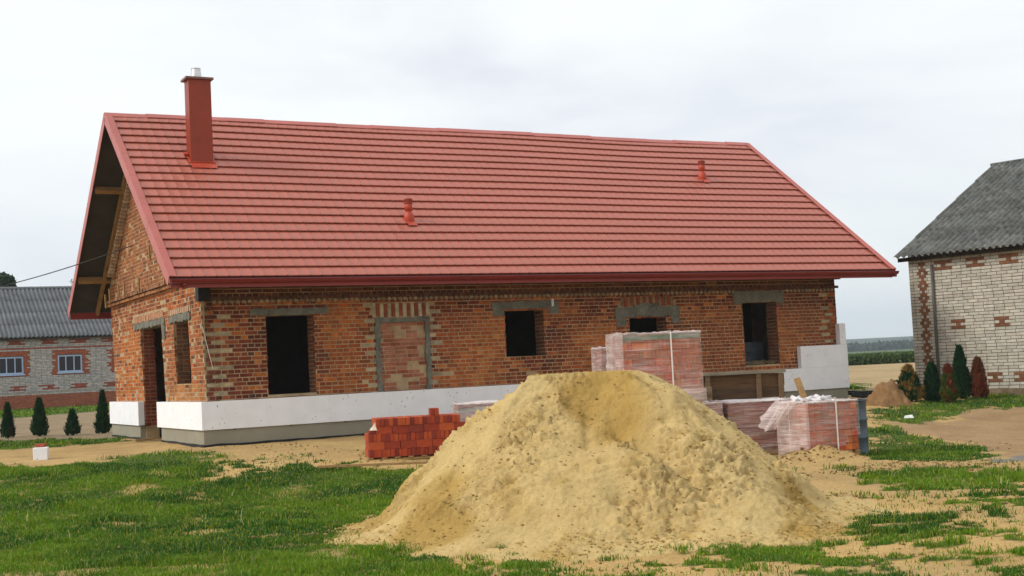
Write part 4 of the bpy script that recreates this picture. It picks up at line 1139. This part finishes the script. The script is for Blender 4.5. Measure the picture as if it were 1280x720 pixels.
# wooden formwork box behind the pallets
t = thing('wooden_crate', 'dark weathered board box standing in front of the house wall behind the pallets', 'crate', (3.34, 24.0, gz(4.2, 24.4)-.14), .10)
OW = [(.13, .070, .032), (.10, .055, .026), (.16, .09, .04), (.085, .05, .028)]
WB, HB = 1.62, 1.22
for k in range(5):
    mb = MB(); z = .02+k*.235; mb.box(.0, WB if k != 3 else WB-.02, 0, .028, z, z+.225, OW[k % 4]); mb.build('board', M['oldwood'], t, bevel=.003)
    mb = MB(); mb.box(0.0, .028, .03, .95, z, z+.225, OW[(k+1) % 4]); mb.build('board', M['oldwood'], t, bevel=.003)
    mb = MB(); mb.box(WB-.028, WB, .03, .95, z, z+.225, OW[(k+2) % 4]); mb.build('board', M['oldwood'], t, bevel=.003)
    mb = MB(); mb.box(0, WB, .952, .98, z, z+.225, OW[(k+3) % 4]); mb.build('board', M['oldwood'], t, bevel=.003)
for x in (.12, 1.08, 1.50):
    mb = MB(); mb.box(x, x+.09, -.05, -.002, .0, HB-.03, (.19, .12, .065)); mb.build('post', M['oldwood'], t, bevel=.004)
mb = MB(); mb.box(-.05, WB+.02, -.062, .06, HB-.025, HB+.03, (.26, .23, .17)); mb.build('top_rail', M['oldwood'], t, bevel=.004)
mb = MB(); mb.box(.2, 1.07, -.04, -.002, .70, .735, (.34, .24, .12)); mb.build('rail', M['oldwood'], t, bevel=.003)
mb = MB(); mb.box(1.15, 1.62, -.03, -.004, .725, .745, (.75, .75, .72)); mb.build('pale_strip', M['oldwood'], t)
t = thing('upright_board', 'short upright board leaning at the left end of the dark board box', 'board', (3.22, 23.55, gz(3.4, 23.6)-.1), .1)
mb = MB(); mb.box(0, .30, 0, .03, 0, .98, (.27, .19, .11)); mb.box(.02, .28, -.02, -.002, .84, .9, (.2, .14, .08)); mb.build('plank', M['oldwood'], t, bevel=.003)
# stick of timber leaning behind the front pallet
t = thing('timber_stick', 'short raw timber stick leaning up behind the torn film pallet', 'stick', (4.93, 21.3, 0), 0)
p0 = EYEP+ray(1008, 505)*21.3; p1 = EYEP+ray(996, 473)*21.5
t.location = (p0[0], p0[1], gz(p0[0], p0[1])); dv = Vector(p1)-Vector(p0); kk = (p0[2]-t.location.z)/dv.z
mb = MB(); mb.bar(Vector(p0)-dv*kk-t.location, Vector(p1)-t.location, .10, .05, up=(0, -1, 0)); mb.build('timber', M['wood'], t, bevel=.004)

# white foam offcut with a broken brick on it (left)
a = at(49, 575)
t = tag(bpy.data.objects.new('foam_block', None), 'small white foam block standing alone on the sand at far left', 'foam block'); col.objects.link(t)
t.location = (a[0], a[1]+.1, gz(*a)-.01); t.rotation_euler = (0, 0, .2)
mb = MB(); mb.hexa([(-.115, -.1, 0), (.115, -.1, 0), (.115, .1, 0), (-.115, .1, 0), (-.125, -.1, .225), (.125, -.1, .23), (.12, .1, .23), (-.12, .1, .225)]); mb.build('block', M['foam'], t, bevel=.012)
mb = MB(); mb.box(-.09, .08, -.06, .07, 0, .055, (.36, .08, .04)); o = mb.build('broken_brick', M['newbrick'], bevel=.01); o.location = (a[0], a[1]+.1, t.location.z+.234)
tag(o, 'broken brick lying on top of the small white foam block', 'brick')
a = at(1136, 524)
mb = MB(); mb.hexa([(-.1, -.06, 0), (.1, -.05, 0), (.12, .07, 0), (-.08, .08, 0), (-.09, -.03, .06), (.06, -.03, .04), (.1, .06, .07), (-.05, .05, .05)]); o = mb.build('plastic_scrap', M['scrap'], bevel=.01); o.location = (a[0], a[1], gz(*a)+.02)
tag(o, 'white scrap of plastic lying in the grass right of the barrel', 'scrap')

# dirt pile, black pipes and an arched cable at the right end of the house
a = at(1118, 509)
xs2 = np.linspace(-1.1, 1.1, 70); X, Y = np.meshgrid(xs2, xs2); r = np.hypot(X, Y*1.1)/.58
Z = .50*np.where(r < 1, np.cos(np.clip(r, 0, 1)*1.57)**1.15, -(r-1)*.5)
Z = Z+(fbm(X, Y, 3, 4, 401)-.5)*.5*np.clip(1.2-r, 0, 1)+(fbm(X, Y, 12, 3, 411)-.5)*.14
idx = np.arange(4900).reshape(70, 70); Fq = np.stack([idx[:-1, :-1], idx[:-1, 1:], idx[1:, 1:], idx[1:, :-1]], -1).reshape(-1, 4)
o = mesh_from('dirt_pile', np.stack([X, Y, Z], -1).reshape(-1, 3), Fq, M['soil'], smooth=True); o.location = (a[0], a[1]+.5, gz(*a)-.02)
tag(o, 'small heap of brown dug soil beside the leftmost right-hand conifer', 'dirt pile')
A = at(1078, 500); B = at(1100, 500)
for k in range(3):
    mb = MB(); o_ = Vector((A[0]-.25, A[1]+.35*k, gz(*A)+.12+.04*k)); e_ = Vector((B[0]+.15*k-.1, B[1]+.2*k+.2, gz(*B)+.10+.04*k))
    mb.tube([o_, o_.lerp(e_, .5)+Vector((0, 0, -.03)), e_], .035, 10); o = mb.build('black_pipe', M['cable'], smooth=True)
    tag(o, ['front black pipe of the three lying past the far house corner', 'middle black pipe of the three lying past the far house corner', 'rear black pipe of the three lying past the far house corner'][k], 'pipe', 'black pipes by the dirt heap')
d0 = ray(1096, 494); k0 = (B[1]+.3)/d0[1]
pts = [EYEP+ray(u, w)*k0 for (u, w) in ((1096, 497), (1099, 488), (1105, 481), (1113, 477), (1121, 476), (1128, 478), (1133, 482))]
mb = MB(); mb.tube(pts, .018, 8); tag(mb.build('arched_cable', M['cable'], smooth=True), 'black cable arching over the small soil heap', 'cable')

# ------------------------------------------------------------------ conifers
def conifer(u, w, h, r, lab, cA, cB, frac, seed, tipfrac=0, zoff=0, shape=.75, twin=False, grp=None):
    x, y = at(u, w); z = gz(x, y)
    t = thing('conifer', lab, 'conifer', (x, y, z), 0, grp)
    rng = np.random.default_rng(seed)
    n = int(5200*(h/1.3)*max(1, r/.3)) ; n = min(n, 16000)
    v = rng.uniform(0, 1, n)**.85; ang_ = rng.uniform(0, 2*np.pi, n)
    prof = np.where(v < .14, .72+2*v, 1.0)*(1-v)**shape*r+.012
    prof = prof*(1+.22*(fbm(ang_*1.6+seed, v*9, 1.6, 3, seed)-.5)*4)
    if twin: prof = prof*(1+.15*np.cos(ang_))
    rad = prof*(1-.38*rng.uniform(0, 1, n)**2)
    x_ = rad*np.cos(ang_); y_ = rad*np.sin(ang_); z_ = .03+v*h+rng.normal(0, .01, n)
    s = rng.uniform(.018, .055, n)
    # each spray: an upright leaf-shaped face pointing up and out
    tx, ty = -np.sin(ang_+rng.normal(0, .7, n)), np.cos(ang_+rng.normal(0, .7, n))
    ux, uy, uz = np.cos(ang_)*.5+rng.normal(0, .25, n), np.sin(ang_)*.5+rng.normal(0, .25, n), rng.uniform(.6, 1.2, n)
    V = np.zeros((n, 4, 3)); c0 = np.stack([x_, y_, z_], 1); T = np.stack([tx, ty, 0*tx], 1)*s[:, None]*.45; U = np.stack([ux, uy, uz], 1)*s[:, None]*1.5
    V[:, 0] = c0-U*.4; V[:, 1] = c0+T; V[:, 2] = c0+U; V[:, 3] = c0-T
    b = np.arange(n)*4; Fq = np.stack([b, b+1, b+2, b+3], 1)
    mixn = fbm(ang_*1.1+seed*3, v*3.5, 1.2, 3, seed+5)
    isb = ((mixn < frac) | (v > 1-tipfrac))[:, None]
    Cc = np.where(isb, np.array(cB), np.array(cA))*rng.uniform(.6, 1.4, (n, 1))
    mesh_from('crown', V.reshape(-1, 3), Fq, M['leaf'], colors=np.repeat(Cc, 4, 0), parent=t)
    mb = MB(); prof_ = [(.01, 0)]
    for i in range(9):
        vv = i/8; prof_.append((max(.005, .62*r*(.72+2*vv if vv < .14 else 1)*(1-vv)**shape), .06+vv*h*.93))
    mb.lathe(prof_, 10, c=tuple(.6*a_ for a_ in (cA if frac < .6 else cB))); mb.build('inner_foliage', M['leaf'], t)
    mb = MB(); mb.tube([(0, 0, -.05), (0, 0, h*.5)], [.03, .012], 7, ); mb.build('trunk', M['bark'], t)
    return t
DG = (.012, .052, .020); YG = (.075, .11, .02); YB = (.24, .15, .04); RD = (.19, .050, .026); BR = (.15, .065, .03)
GL = 'conifers planted along the left barn'; GR_ = 'conifers planted before the pale brick barn'
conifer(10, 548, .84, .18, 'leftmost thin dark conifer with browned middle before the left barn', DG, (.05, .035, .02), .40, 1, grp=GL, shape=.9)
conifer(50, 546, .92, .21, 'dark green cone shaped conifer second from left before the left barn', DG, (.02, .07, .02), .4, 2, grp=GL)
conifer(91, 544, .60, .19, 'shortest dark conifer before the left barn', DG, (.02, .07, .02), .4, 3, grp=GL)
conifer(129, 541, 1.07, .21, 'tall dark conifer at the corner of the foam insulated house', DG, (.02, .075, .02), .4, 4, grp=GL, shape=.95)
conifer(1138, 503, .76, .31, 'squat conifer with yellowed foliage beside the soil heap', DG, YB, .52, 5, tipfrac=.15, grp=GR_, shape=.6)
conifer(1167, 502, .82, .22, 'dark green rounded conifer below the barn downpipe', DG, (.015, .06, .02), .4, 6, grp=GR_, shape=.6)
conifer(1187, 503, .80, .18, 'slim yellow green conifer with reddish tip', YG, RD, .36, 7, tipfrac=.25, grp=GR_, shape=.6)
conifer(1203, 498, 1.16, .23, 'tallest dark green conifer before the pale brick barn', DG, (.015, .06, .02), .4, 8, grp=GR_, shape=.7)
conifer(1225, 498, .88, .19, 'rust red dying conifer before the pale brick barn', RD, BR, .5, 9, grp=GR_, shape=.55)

# ------------------------------------------------------------------ barns
def corrugated(name, parent, p0, d, up, length, slope_len, mat, pitch=.17, amp=.027, rows=3, lowerover=0.0, thickness=True, label=None):
    """corrugated sheets: p0 eave corner, d along the eave, up along the slope"""
    d = Vector(d).normalized(); up = Vector(up).normalized(); nrm = d.cross(up).normalized()
    if nrm.z < 0: nrm = -nrm
    k = int(length/pitch*6); V = []; Fc = []; Cc = []
    tt = np.linspace(0, length, k+1); rl = slope_len/rows
    for r in range(rows):
        b = len(V)
        for (s, h) in ((r*rl-.06, .012), (r*rl-.055, .022), ((r+1)*rl, .0)):
            for x in tt:
                jx = .01*math.sin(int(x/1.05)*12.9+r*5)
                hh = h+amp*math.sin(x/pitch*2*math.pi)
                p = Vector(p0)+d*float(x)+up*(s+jx)+nrm*hh; V.append(tuple(p))
                Cc.append((1, 1, 1))
        n = k+1
        for q in range(2):
            for j in range(k): Fc.append((b+q*n+j, b+q*n+j+1, b+(q+1)*n+j+1, b+(q+1)*n+j))
    o = mesh_from(name, V, Fc, mat, colors=Cc, smooth=True, parent=parent)
    if label: o['label'] = label
    return o

# right barn: pale silicate brick with red patterns
rB = 5.0; ab = -.85; dB = Vector((math.cos(ab), math.sin(ab), 0)); nB = Vector((math.sin(ab), -math.cos(ab), 0))   # nB outward to the viewer
org = EYEP+ray(1140, 430)*0
dd = ray(1143, 440); kB = 32.5/dd[1]; oB = Vector((dd[0]*kB, 32.5, 0))
barnR = thing('pale_brick_barn', 'pale brick barn with red brick patterns and mossy grey corrugated roof on the right', 'barn', oB, ab)
SBC = [(.46, .43, .36), (.50, .465, .39), (.42, .39, .325), (.47, .44, .37)]
def silc(x, z, r, hd): return jit(random.choice(SBC), .09)
pieces = []; LB = 9.0; c8 = .077
def Hpat(xc, row, w=.19): return [(xc-w, xc+w, row, 2), (xc-.065, xc+.065, row+1, 0), (xc-w, xc+w, row+2, 2)]
pats = []
nrow = int(3.50/c8)
for i in range(8):
    pats += [Hpat(1.25+i*1.12, 22), Hpat(1.45+i*.66, 5), Hpat(.95+i*.85, nrow-4, .24)]
colp = []
for i in range(3, nrow-1):
    colp += [[(.22, .34, i, 0), (.40, .52, i, 0)], [(.27, .47, i, 0)], [(.33, .41, i, 0)], [(.27, .47, i, 0)]][i % 4]
pats.append(colp)
brickwall('wall', barnR, [M['silicate'], M['darkmortar']], (0, 0), (1, 0), (0, -1), LB, -.1, 3.56, colour=silc, english=False, course=c8, bh=.0635, bl=.262, gap=.014, proud=.008, rough=.002, thick=.3)
for grp_ in pats:
    mb = MB()
    for (xa, xb, row, k) in grp_:
        z = -.1+row*c8+.006
        mb.box(xa, xb, -.0115-.001*k, .01, z, z+(.066 if row % 1 == 0 and k != 9 else .077), jit((.20, .085, .042), .2))
    mb.build('red_brick_pattern', M['brick'], barnR)
brickwall('wall', barnR, [M['silicate'], M['darkmortar']], (0, .002), (0, 1), (-1, 0), 2*rB, -.1, 3.56, colour=silc, english=False, course=c8, bh=.0635, bl=.262, gap=.014, proud=.008, rough=.002, thick=.3, x0=.31)
rB = 5.0; hB = 2.56
mb = MB(); mb.add([(.05, .02, 3.42), (.05, 2*rB-.02, 3.42), (.05, rB, 3.42+rB*hB/rB-.1), (.25, .02, 3.42), (.25, 2*rB-.02, 3.42), (.25, rB, 3.32+hB)], [(0, 2, 1), (3, 4, 5), (0, 1, 4, 3), (1, 2, 5, 4), (2, 0, 3, 5)]); mb.build('gable', M['oldwood'], barnR)
lo = -.26; slopeB = hB/rB
upv = Vector((0, 1, slopeB)).normalized(); sl = math.hypot(rB-lo, (rB-lo)*slopeB)
corrugated('roof', barnR, (-.22, lo, 3.60+lo*slopeB), (1, 0, 0), upv, LB+.6, sl, M['fibre'], pitch=.17, rows=5, amp=.036)
upv2 = Vector((0, -1, slopeB)).normalized(); corrugated('roof', barnR, (-.22, 2*rB-lo, 3.60+lo*slopeB), (1, 0, 0), upv2, LB+.6, sl, M['fibre'], pitch=.17, rows=5, amp=.036)
mb = MB(); mb.tube([(-.30, rB, 3.60+hB), (LB+.2, rB, 3.60+hB)], .045, 10); mb.build('ridge_cap', M['fibre'], barnR, smooth=True)
mb = MB(); mb.box(-.2, LB+.1, -.16, -.12, 3.34, 3.44, (.03, .025, .02)); mb.build('eave_board', M['oldwood'], barnR)
mb = MB(); mb.tube([(.66, -.05, -.1), (.66, -.05, 3.2)], .035, 10); mb.build('downpipe', simple('dull_pipe', (.09, .085, .08), .6), barnR, smooth=True)
mb = MB(); mb.box(-.02, LB, -.03, .0, -.3, .13); mb.build('plinth', simple('dirty_plinth', (.22, .16, .10), .95, namt=.4), barnR)

# left barn, further back and parallel to the house
uL = ray(0, 470); kL = 63/uL[1]; oL = Vector((uL[0]*kL, 63, 0)) - Vector((math.cos(AH), math.sin(AH), 0))*6
barnL = thing('long_brick_barn', 'long pale brick barn with red bands and grey corrugated roof at far left', 'barn', oL, AH)
cA, sA = math.cos(AH), math.sin(AH)
def onbarn(u, w):
    d = ray(u, w); n = np.array([-sA, cA, 0]); t = ((np.array([oL.x, oL.y, 0])-EYEP)@n)/(d@n); p = EYEP+d*t
    return (p[0]-oL.x)*cA+(p[1]-oL.y)*sA, p[2]
x0b, zb0 = onbarn(0, 514); _, zE = onbarn(0, 423); _, zPl = onbarn(0, 495)
wins = []
wq = onbarn(-1, 447.5), onbarn(28, 467.5), onbarn(72, 443.5), onbarn(103, 464), onbarn(138, 441)
wz0 = (wq[1][1]+wq[3][1])/2; wz1 = (wq[0][1]+wq[2][1])/2; wsp = ((wq[2][0]+wq[3][0])-(wq[0][0]+wq[1][0]))/2; wc = (wq[2][0]+wq[3][0])/2; ww = (wq[3][0]-wq[2][0])
print('left barn', x0b, zb0, zE, zPl, wz0, wz1, wsp, ww)
zfl = zb0-.3
LL = 34.
cent = [wc+wsp*k for k in range(-3, 9) if .8 < wc+wsp*k < LL-1]
ops = [(c-ww/2, c+ww/2, wz0, wz1) for c in cent]
cl = .077
row_pl = zPl
def leftc(x, z, r, hd):
    if z < row_pl: return jit((.36, .115, .06), .15)
    if row_pl+.01 < z < row_pl+.09: return jit((.40, .36, .30), .1)
    band = z-(row_pl+.38)
    ph = (x % 1.5)/1.5
    def H(base, xw):
        q = (z-base)/cl
        if 0 <= q < 3:
            u_ = ((x) % 1.5); lim = .32 if int(q) != 1 else .16
            return abs(u_-.75) < lim*1.25
        return False
    if H(row_pl+.22, 1) or H(zE-.34, 1): return jit((.33, .085, .055), .15)
    if abs(z-(wz1+.36)) < .045: return jit((.34, .10, .07), .15)
    for c in cent:
        lim = ww/2+(.30 if r % 2 else .22)
        if abs(x-c) < lim and wz0-.12 < z < wz1+.28: return jit((.36, .10, .045), .15)
    return jit(random.choice([(.46, .45, .42), (.40, .39, .37), (.50, .48, .44)]), .1)
brickwall('wall', barnL, [M['silicate'], M['darkmortar']], (0, 0), (1, 0), (0, -1), LL, zfl, zE+.1, openings=ops, colour=leftc, english=False, course=cl, bh=.064, bl=.262, proud=.006, rough=.002, thick=.3, jag=.0)
mb = MB(); mb.box(0, .3, .31, 9, zfl, zE+.1, (.4, .38, .35)); mb.box(LL-.3, LL, .31, 9, zfl, zE+.1, (.4, .38, .35)); mb.box(0, LL, 8.8, 9.1, zfl, zE+.1, (.4, .38, .35)); mb.build('wall', M['silicate'], barnL)
for (c, (a_, b_, e_, f_)) in zip(cent, ops):
    mb = MB(); fw = .07
    for (p, q, r_, s_) in ((a_, b_, e_, e_+fw), (a_, b_, f_-fw, f_), (a_, a_+fw, e_+fw, f_-fw), (b_-fw, b_, e_+fw, f_-fw), (c-.22, c-.17, e_+fw, f_-fw), (c+.17, c+.22, e_+fw, f_-fw)): mb.box(p, q, .02, .08, r_, s_)
    mb.box(a_-.06, b_+.06, -.07, .04, e_-.07, e_-.003)
    fr = mb.build('window', M['frame'], barnL)
    mb = MB(); mb.box(a_+.01, b_-.01, .055, .065, e_+.01, f_-.01); mb.build('pane', M['glass'], fr)
hpx = EYEP+ray(0, 361)
rL = 4.55; kk = (oL.y+rL*cA)/1
# ridge height from its line in the picture
def ridgez(u, w, back):
    d = ray(u, w); n = np.array([-sA, cA, 0]); o_ = np.array([oL.x-sA*back, oL.y+cA*back, 0]); t = ((o_-EYEP)@n)/(d@n); return (EYEP+d*t)[2]
zRd = ridgez(50, 361, rL)
slL = (zRd-zE)/(rL+.4)
corrugated('roof', barnL, (-.5, -.4, zE+.02), (1, 0, 0), (0, 1, slL), LL+1, math.hypot(rL+.4, zRd-zE), M['fibreL'], pitch=.21, amp=.045, rows=4)
corrugated('roof', barnL, (-.5, 2*rL+.4, zE+.02), (1, 0, 0), (0, -1, slL), LL+1, math.hypot(rL+.4, zRd-zE), M['fibreL'], pitch=.21, amp=.045, rows=4)
mb = MB(); mb.tube([(-.5, rL, zRd+.03), (LL+.4, rL, zRd+.03)], .10, 10); mb.build('ridge_cap', M['fibreL'], barnL, smooth=True)
mb = MB(); mb.box(-.3, LL+.3, -.30, -.26, zE-.10, zE+.02, (.05, .05, .05)); mb.build('eave_board', M['oldwood'], barnL)

# ------------------------------------------------------------------ distant vegetation and hills
def leafcloud(name, parent, cents, rads, n, size, colA, colB, seed, squash=1., mat='leaf'):
    rng = np.random.default_rng(seed); k = rng.integers(0, len(cents), n); c = np.array(cents)[k]; r = np.array(rads)[k][:, None]
    d = rng.normal(0, 1, (n, 3)); d /= np.linalg.norm(d, axis=1)[:, None]; rr = rng.uniform(.25, 1, (n, 1))**.5
    p = c+d*rr*r*np.array([1, 1, squash])
    a = rng.normal(0, 1, (n, 3)); a /= np.linalg.norm(a, axis=1)[:, None]; b = np.cross(a, rng.normal(0, 1, (n, 3))); b /= np.linalg.norm(b, axis=1)[:, None]
    s = size*rng.uniform(.5, 1.3, (n, 1)); V = np.zeros((n, 4, 3)); V[:, 0] = p-a*s; V[:, 1] = p+b*s*.6; V[:, 2] = p+a*s; V[:, 3] = p-b*s*.6
    bb = np.arange(n)*4; t = rng.uniform(0, 1, (n, 1)); Cc = (np.array(colA)*t+np.array(colB)*(1-t))*rng.uniform(.7, 1.3, (n, 1))
    return mesh_from(name, V.reshape(-1, 3), np.stack([bb, bb+1, bb+2, bb+3], 1), M[mat], colors=np.repeat(Cc, 4, 0), parent=parent)
# tree behind the left barn, and a bare twiggy one
def broadtree(u, w, depth, H, rad, lab, seed, n=9000, leaf=.22, cA=(.03, .06, .025), cB=(.015, .035, .015)):
    d = ray(u, w); k = depth/d[1]; x = d[0]*k; ztop = EYE+d[2]*k; z0 = ztop-H
    t = thing('broadleaf_tree', lab, 'tree', (x, depth, z0)); rr = random.Random(seed)
    cents = []; rads = []
    for i in range(16):
        a = rr.uniform(0, 6.28); q = rr.uniform(0, .75)*rad; cents.append((q*math.cos(a), q*math.sin(a), H-rad*rr.uniform(.45, 1.75))); rads.append(rad*rr.uniform(.3, .48))
    leafcloud('crown', t, cents, rads, n, leaf, cA, cB, seed)
    mb = MB(); mb.tube([(0, 0, -.3), (0, 0, H*.4), (.1, 0, H*.8)], [.28, .2, .06], 8)
    for c in cents[:8]: mb.tube([(0, 0, H*.45), tuple(Vector((0, 0, H*.5)).lerp(Vector(c), .6)), c], [.1, .06, .02], 6)
    mb.build('trunk', M['bark'], t)
    return t
broadtree(-13, 339, 82, 9.0, 1.45, 'dark green tree rising behind the left barn roof at the photo edge', 12)
d = ray(81, 352); k = 82/d[1]; tw = thing('bare_tree', 'thin twiggy tree top behind the left barn roof ridge', 'tree', (d[0]*k, 82, EYE+d[2]*k-8.2))
mb = MB(); rr = random.Random(9); mb.tube([(0, 0, -.3), (0, 0, 4), (.1, 0, 7.5)], [.16, .1, .02], 6)
for i in range(46):
    z = rr.uniform(5, 7.4); a = rr.uniform(0, 6.28); l = rr.uniform(.4, 1.2); mb.tube([(0, 0, z), (l*.5*math.cos(a), l*.5*math.sin(a), z+.3*l), (l*math.cos(a), l*math.sin(a), z+.8*l)], [.022, .015, .008], 4)
mb.build('trunk', M['bark'], tw)
leafcloud('crown', tw, [(rr.uniform(-1, 1), rr.uniform(-1, 1), rr.uniform(6.2, 8.0)) for _ in range(22)], [.3]*22, 380, .07, (.10, .12, .05), (.05, .07, .03), 6)

# maize strip / orchard hedge behind the field on the right
def strip(name, lab, u0, u1, wb, wt, depth, thick, n, leaf, cA, cB, seed, lumpy=.3, kindcat='hedge', freq=3.):
    rng = np.random.default_rng(seed); a = ray(u0, wb); b = ray(u1, wb); top = ray((u0+u1)/2, wt)
    xa, xb = a[0]*depth/a[1], b[0]*depth/b[1]; H = EYE+top[2]*depth/top[1]
    x = rng.uniform(xa, xb, n); y = depth+rng.uniform(0, thick, n)
    hh = H*(1-lumpy+lumpy*sstep(.28, .72, fbm(x*1.0, y*.3, freq/H, 3, seed))); z = rng.uniform(0, 1, n)**.7*hh
    p = np.stack([x, y, z], 1); q = rng.normal(0, 1, (n, 3)); q[:, 2] = np.abs(q[:, 2])+.3; q /= np.linalg.norm(q, axis=1)[:, None]; r_ = np.cross(q, rng.normal(0, 1, (n, 3))); r_ /= np.linalg.norm(r_, axis=1)[:, None]
    s = leaf*rng.uniform(.5, 1.4, (n, 1)); V = np.zeros((n, 4, 3)); V[:, 0] = p-q*s; V[:, 1] = p+r_*s*.45; V[:, 2] = p+q*s; V[:, 3] = p-r_*s*.45
    t = rng.uniform(0, 1, (n, 1)); Cc = np.array(cA)*t+np.array(cB)*(1-t); bb = np.arange(n)*4
    o = mesh_from(name, V.reshape(-1, 3), np.stack([bb, bb+1, bb+2, bb+3], 1), M['leaf'], colors=np.repeat(Cc, 4, 0))
    tag(o, lab, kindcat, kind='stuff'); return o
strip('hedge', 'dense dark green crop strip along the far edge of the stubble field', 880, 1400, 455, 440, 100, 6, 60000, .16, (.075, .13, .02), (.03, .065, .015), 21, .12)
strip('woodland', 'bluish far off wood behind the green strip', 700, 1500, 445, 430, 700, 80, 30000, 2.4, (.03, .055, .03), (.018, .035, .02), 22, .85, 'woodland', .9)
# hills at the horizon
def hills():
    xs = np.linspace(-2600, 3600, 260); ys = np.linspace(1000, 3800, 70); X, Y = np.meshgrid(xs, ys)
    tgt = ray(1100, 419); k = 1500/tgt[1]; Hh = EYE+tgt[2]*k
    prof = sstep(1000, 1500, Y)*(1-.3*sstep(2400, 3800, Y)); Z = -3+prof*Hh*(.80+.4*fbm(X, Y, .0012, 3, 501)+.06*fbm(X, Y, .012, 3, 505))
    ny, nx = X.shape; idx = np.arange(ny*nx).reshape(ny, nx); Fq = np.stack([idx[:-1, :-1], idx[:-1, 1:], idx[1:, 1:], idx[1:, :-1]], -1).reshape(-1, 4)
    n = fbm(X, Y, .004, 3, 511)[..., None]; Cc = np.where(n > .5, np.array([.02, .04, .025]), np.array([.05, .07, .04]))
    o = mesh_from('hills', np.stack([X, Y, Z], -1).reshape(-1, 3), Fq, M['ground'], colors=Cc.reshape(-1, 3), smooth=True); tag(o, kind='structure')
hills()
# air
def haze():
    mb = MB(); mb.box(-2700, 3700, -320, 4300, -6, 120)
    m = bpy.data.materials.new('haze_air'); m.use_nodes = True; nt = m.node_tree; nt.nodes.clear()
    out = N(nt, 'ShaderNodeOutputMaterial'); v = N(nt, 'ShaderNodeVolumePrincipled'); v.inputs['Density'].default_value = .00032; v.inputs['Color'].default_value = (.78, .88, 1, 1); v.inputs['Anisotropy'].default_value = .2
    lk(nt, v.outputs[0], out.inputs['Volume'])
    o = mb.build('haze', m); tag(o, 'thin pale blue haze over the far fields', 'haze', kind='stuff')
haze()

# ------------------------------------------------------------------ light, sky, camera
SUN_EL, SUN_AZ = R(38), R(232)          # azimuth clockwise from +Y: light from the left
w = bpy.data.worlds.new('World'); scene.world = w; w.use_nodes = True; nt = w.node_tree; nt.nodes.clear()
out = N(nt, 'ShaderNodeOutputWorld'); sky = N(nt, 'ShaderNodeTexSky'); sky.sky_type = 'NISHITA'; sky.sun_disc = False
sdir = Vector((-.86*math.cos(SUN_EL), -.30*math.cos(SUN_EL), math.sin(SUN_EL))); sdir.normalize()
sky.sun_elevation = math.asin(sdir.z); sky.sun_rotation = math.atan2(sdir.x, sdir.y); sky.dust_density = 3
b1 = N(nt, 'ShaderNodeBackground', i_Strength=.12); lk(nt, sky.outputs[0], b1.inputs[0])
tc = N(nt, 'ShaderNodeTexCoord'); mp = N(nt, 'ShaderNodeMapping'); mp.inputs['Scale'].default_value = (1.2, 1.2, 4.2); mp.inputs['Location'].default_value = (.35, .2, .1); lk(nt, tc.outputs['Generated'], mp.inputs[0])
n1 = N(nt, 'ShaderNodeTexNoise', i_Scale=1.9, i_Detail=7., i_Roughness=.5, i_Distortion=.35); lk(nt, mp.outputs[0], n1.inputs[0])
cr = ramp(nt, n1.outputs[0], [(.34, (.74, .76, .82)), (.46, (.85, .875, .90)), (.56, (.92, .945, .945)), (.68, (.97, .985, .975))])
b2 = N(nt, 'ShaderNodeBackground', i_Strength=.95); lk(nt, cr.outputs[0], b2.inputs[0])
ms = N(nt, 'ShaderNodeMixShader', i_0=.93); lk(nt, b1.outputs[0], ms.inputs[1]); lk(nt, b2.outputs[0], ms.inputs[2]); lk(nt, ms.outputs[0], out.inputs[0])
sl_ = bpy.data.lights.new('sun', 'SUN'); sl_.energy = 2.0; sl_.angle = R(20); sl_.color = (1, .95, .87)
so = bpy.data.objects.new('sun', sl_); col.objects.link(so); so.rotation_euler = sdir.to_track_quat('Z', 'Y').to_euler(); so.location = (-20, -10, 30)

cam = bpy.data.cameras.new('camera'); cam.sensor_width = 36; cam.lens = F/1280*36; cam.clip_end = 9000; cam.clip_start = .1
co = bpy.data.objects.new('camera', cam); col.objects.link(co); scene.camera = co
e1 = Vector((1, 0, 0)); upv = Vector((0, -math.sin(P), math.cos(P))); fw = Vector((0, math.cos(P), math.sin(P)))
c, s = math.cos(ROLL), math.sin(ROLL)
rx = e1*c-upv*s; uy = e1*s+upv*c
co.matrix_world = Matrix(((rx.x, uy.x, -fw.x, 0), (rx.y, uy.y, -fw.y, 0), (rx.z, uy.z, -fw.z, EYE), (0, 0, 0, 1)))
scene.view_settings.view_transform = 'Standard'; scene.view_settings.look = 'None'; scene.view_settings.exposure = 0.3; scene.view_settings.gamma = 1
scene.render.engine = 'CYCLES'
scene.cycles.transparent_max_bounces = 16; scene.cycles.max_bounces = 6; scene.cycles.volume_bounces = 2
for o in (house,): pass
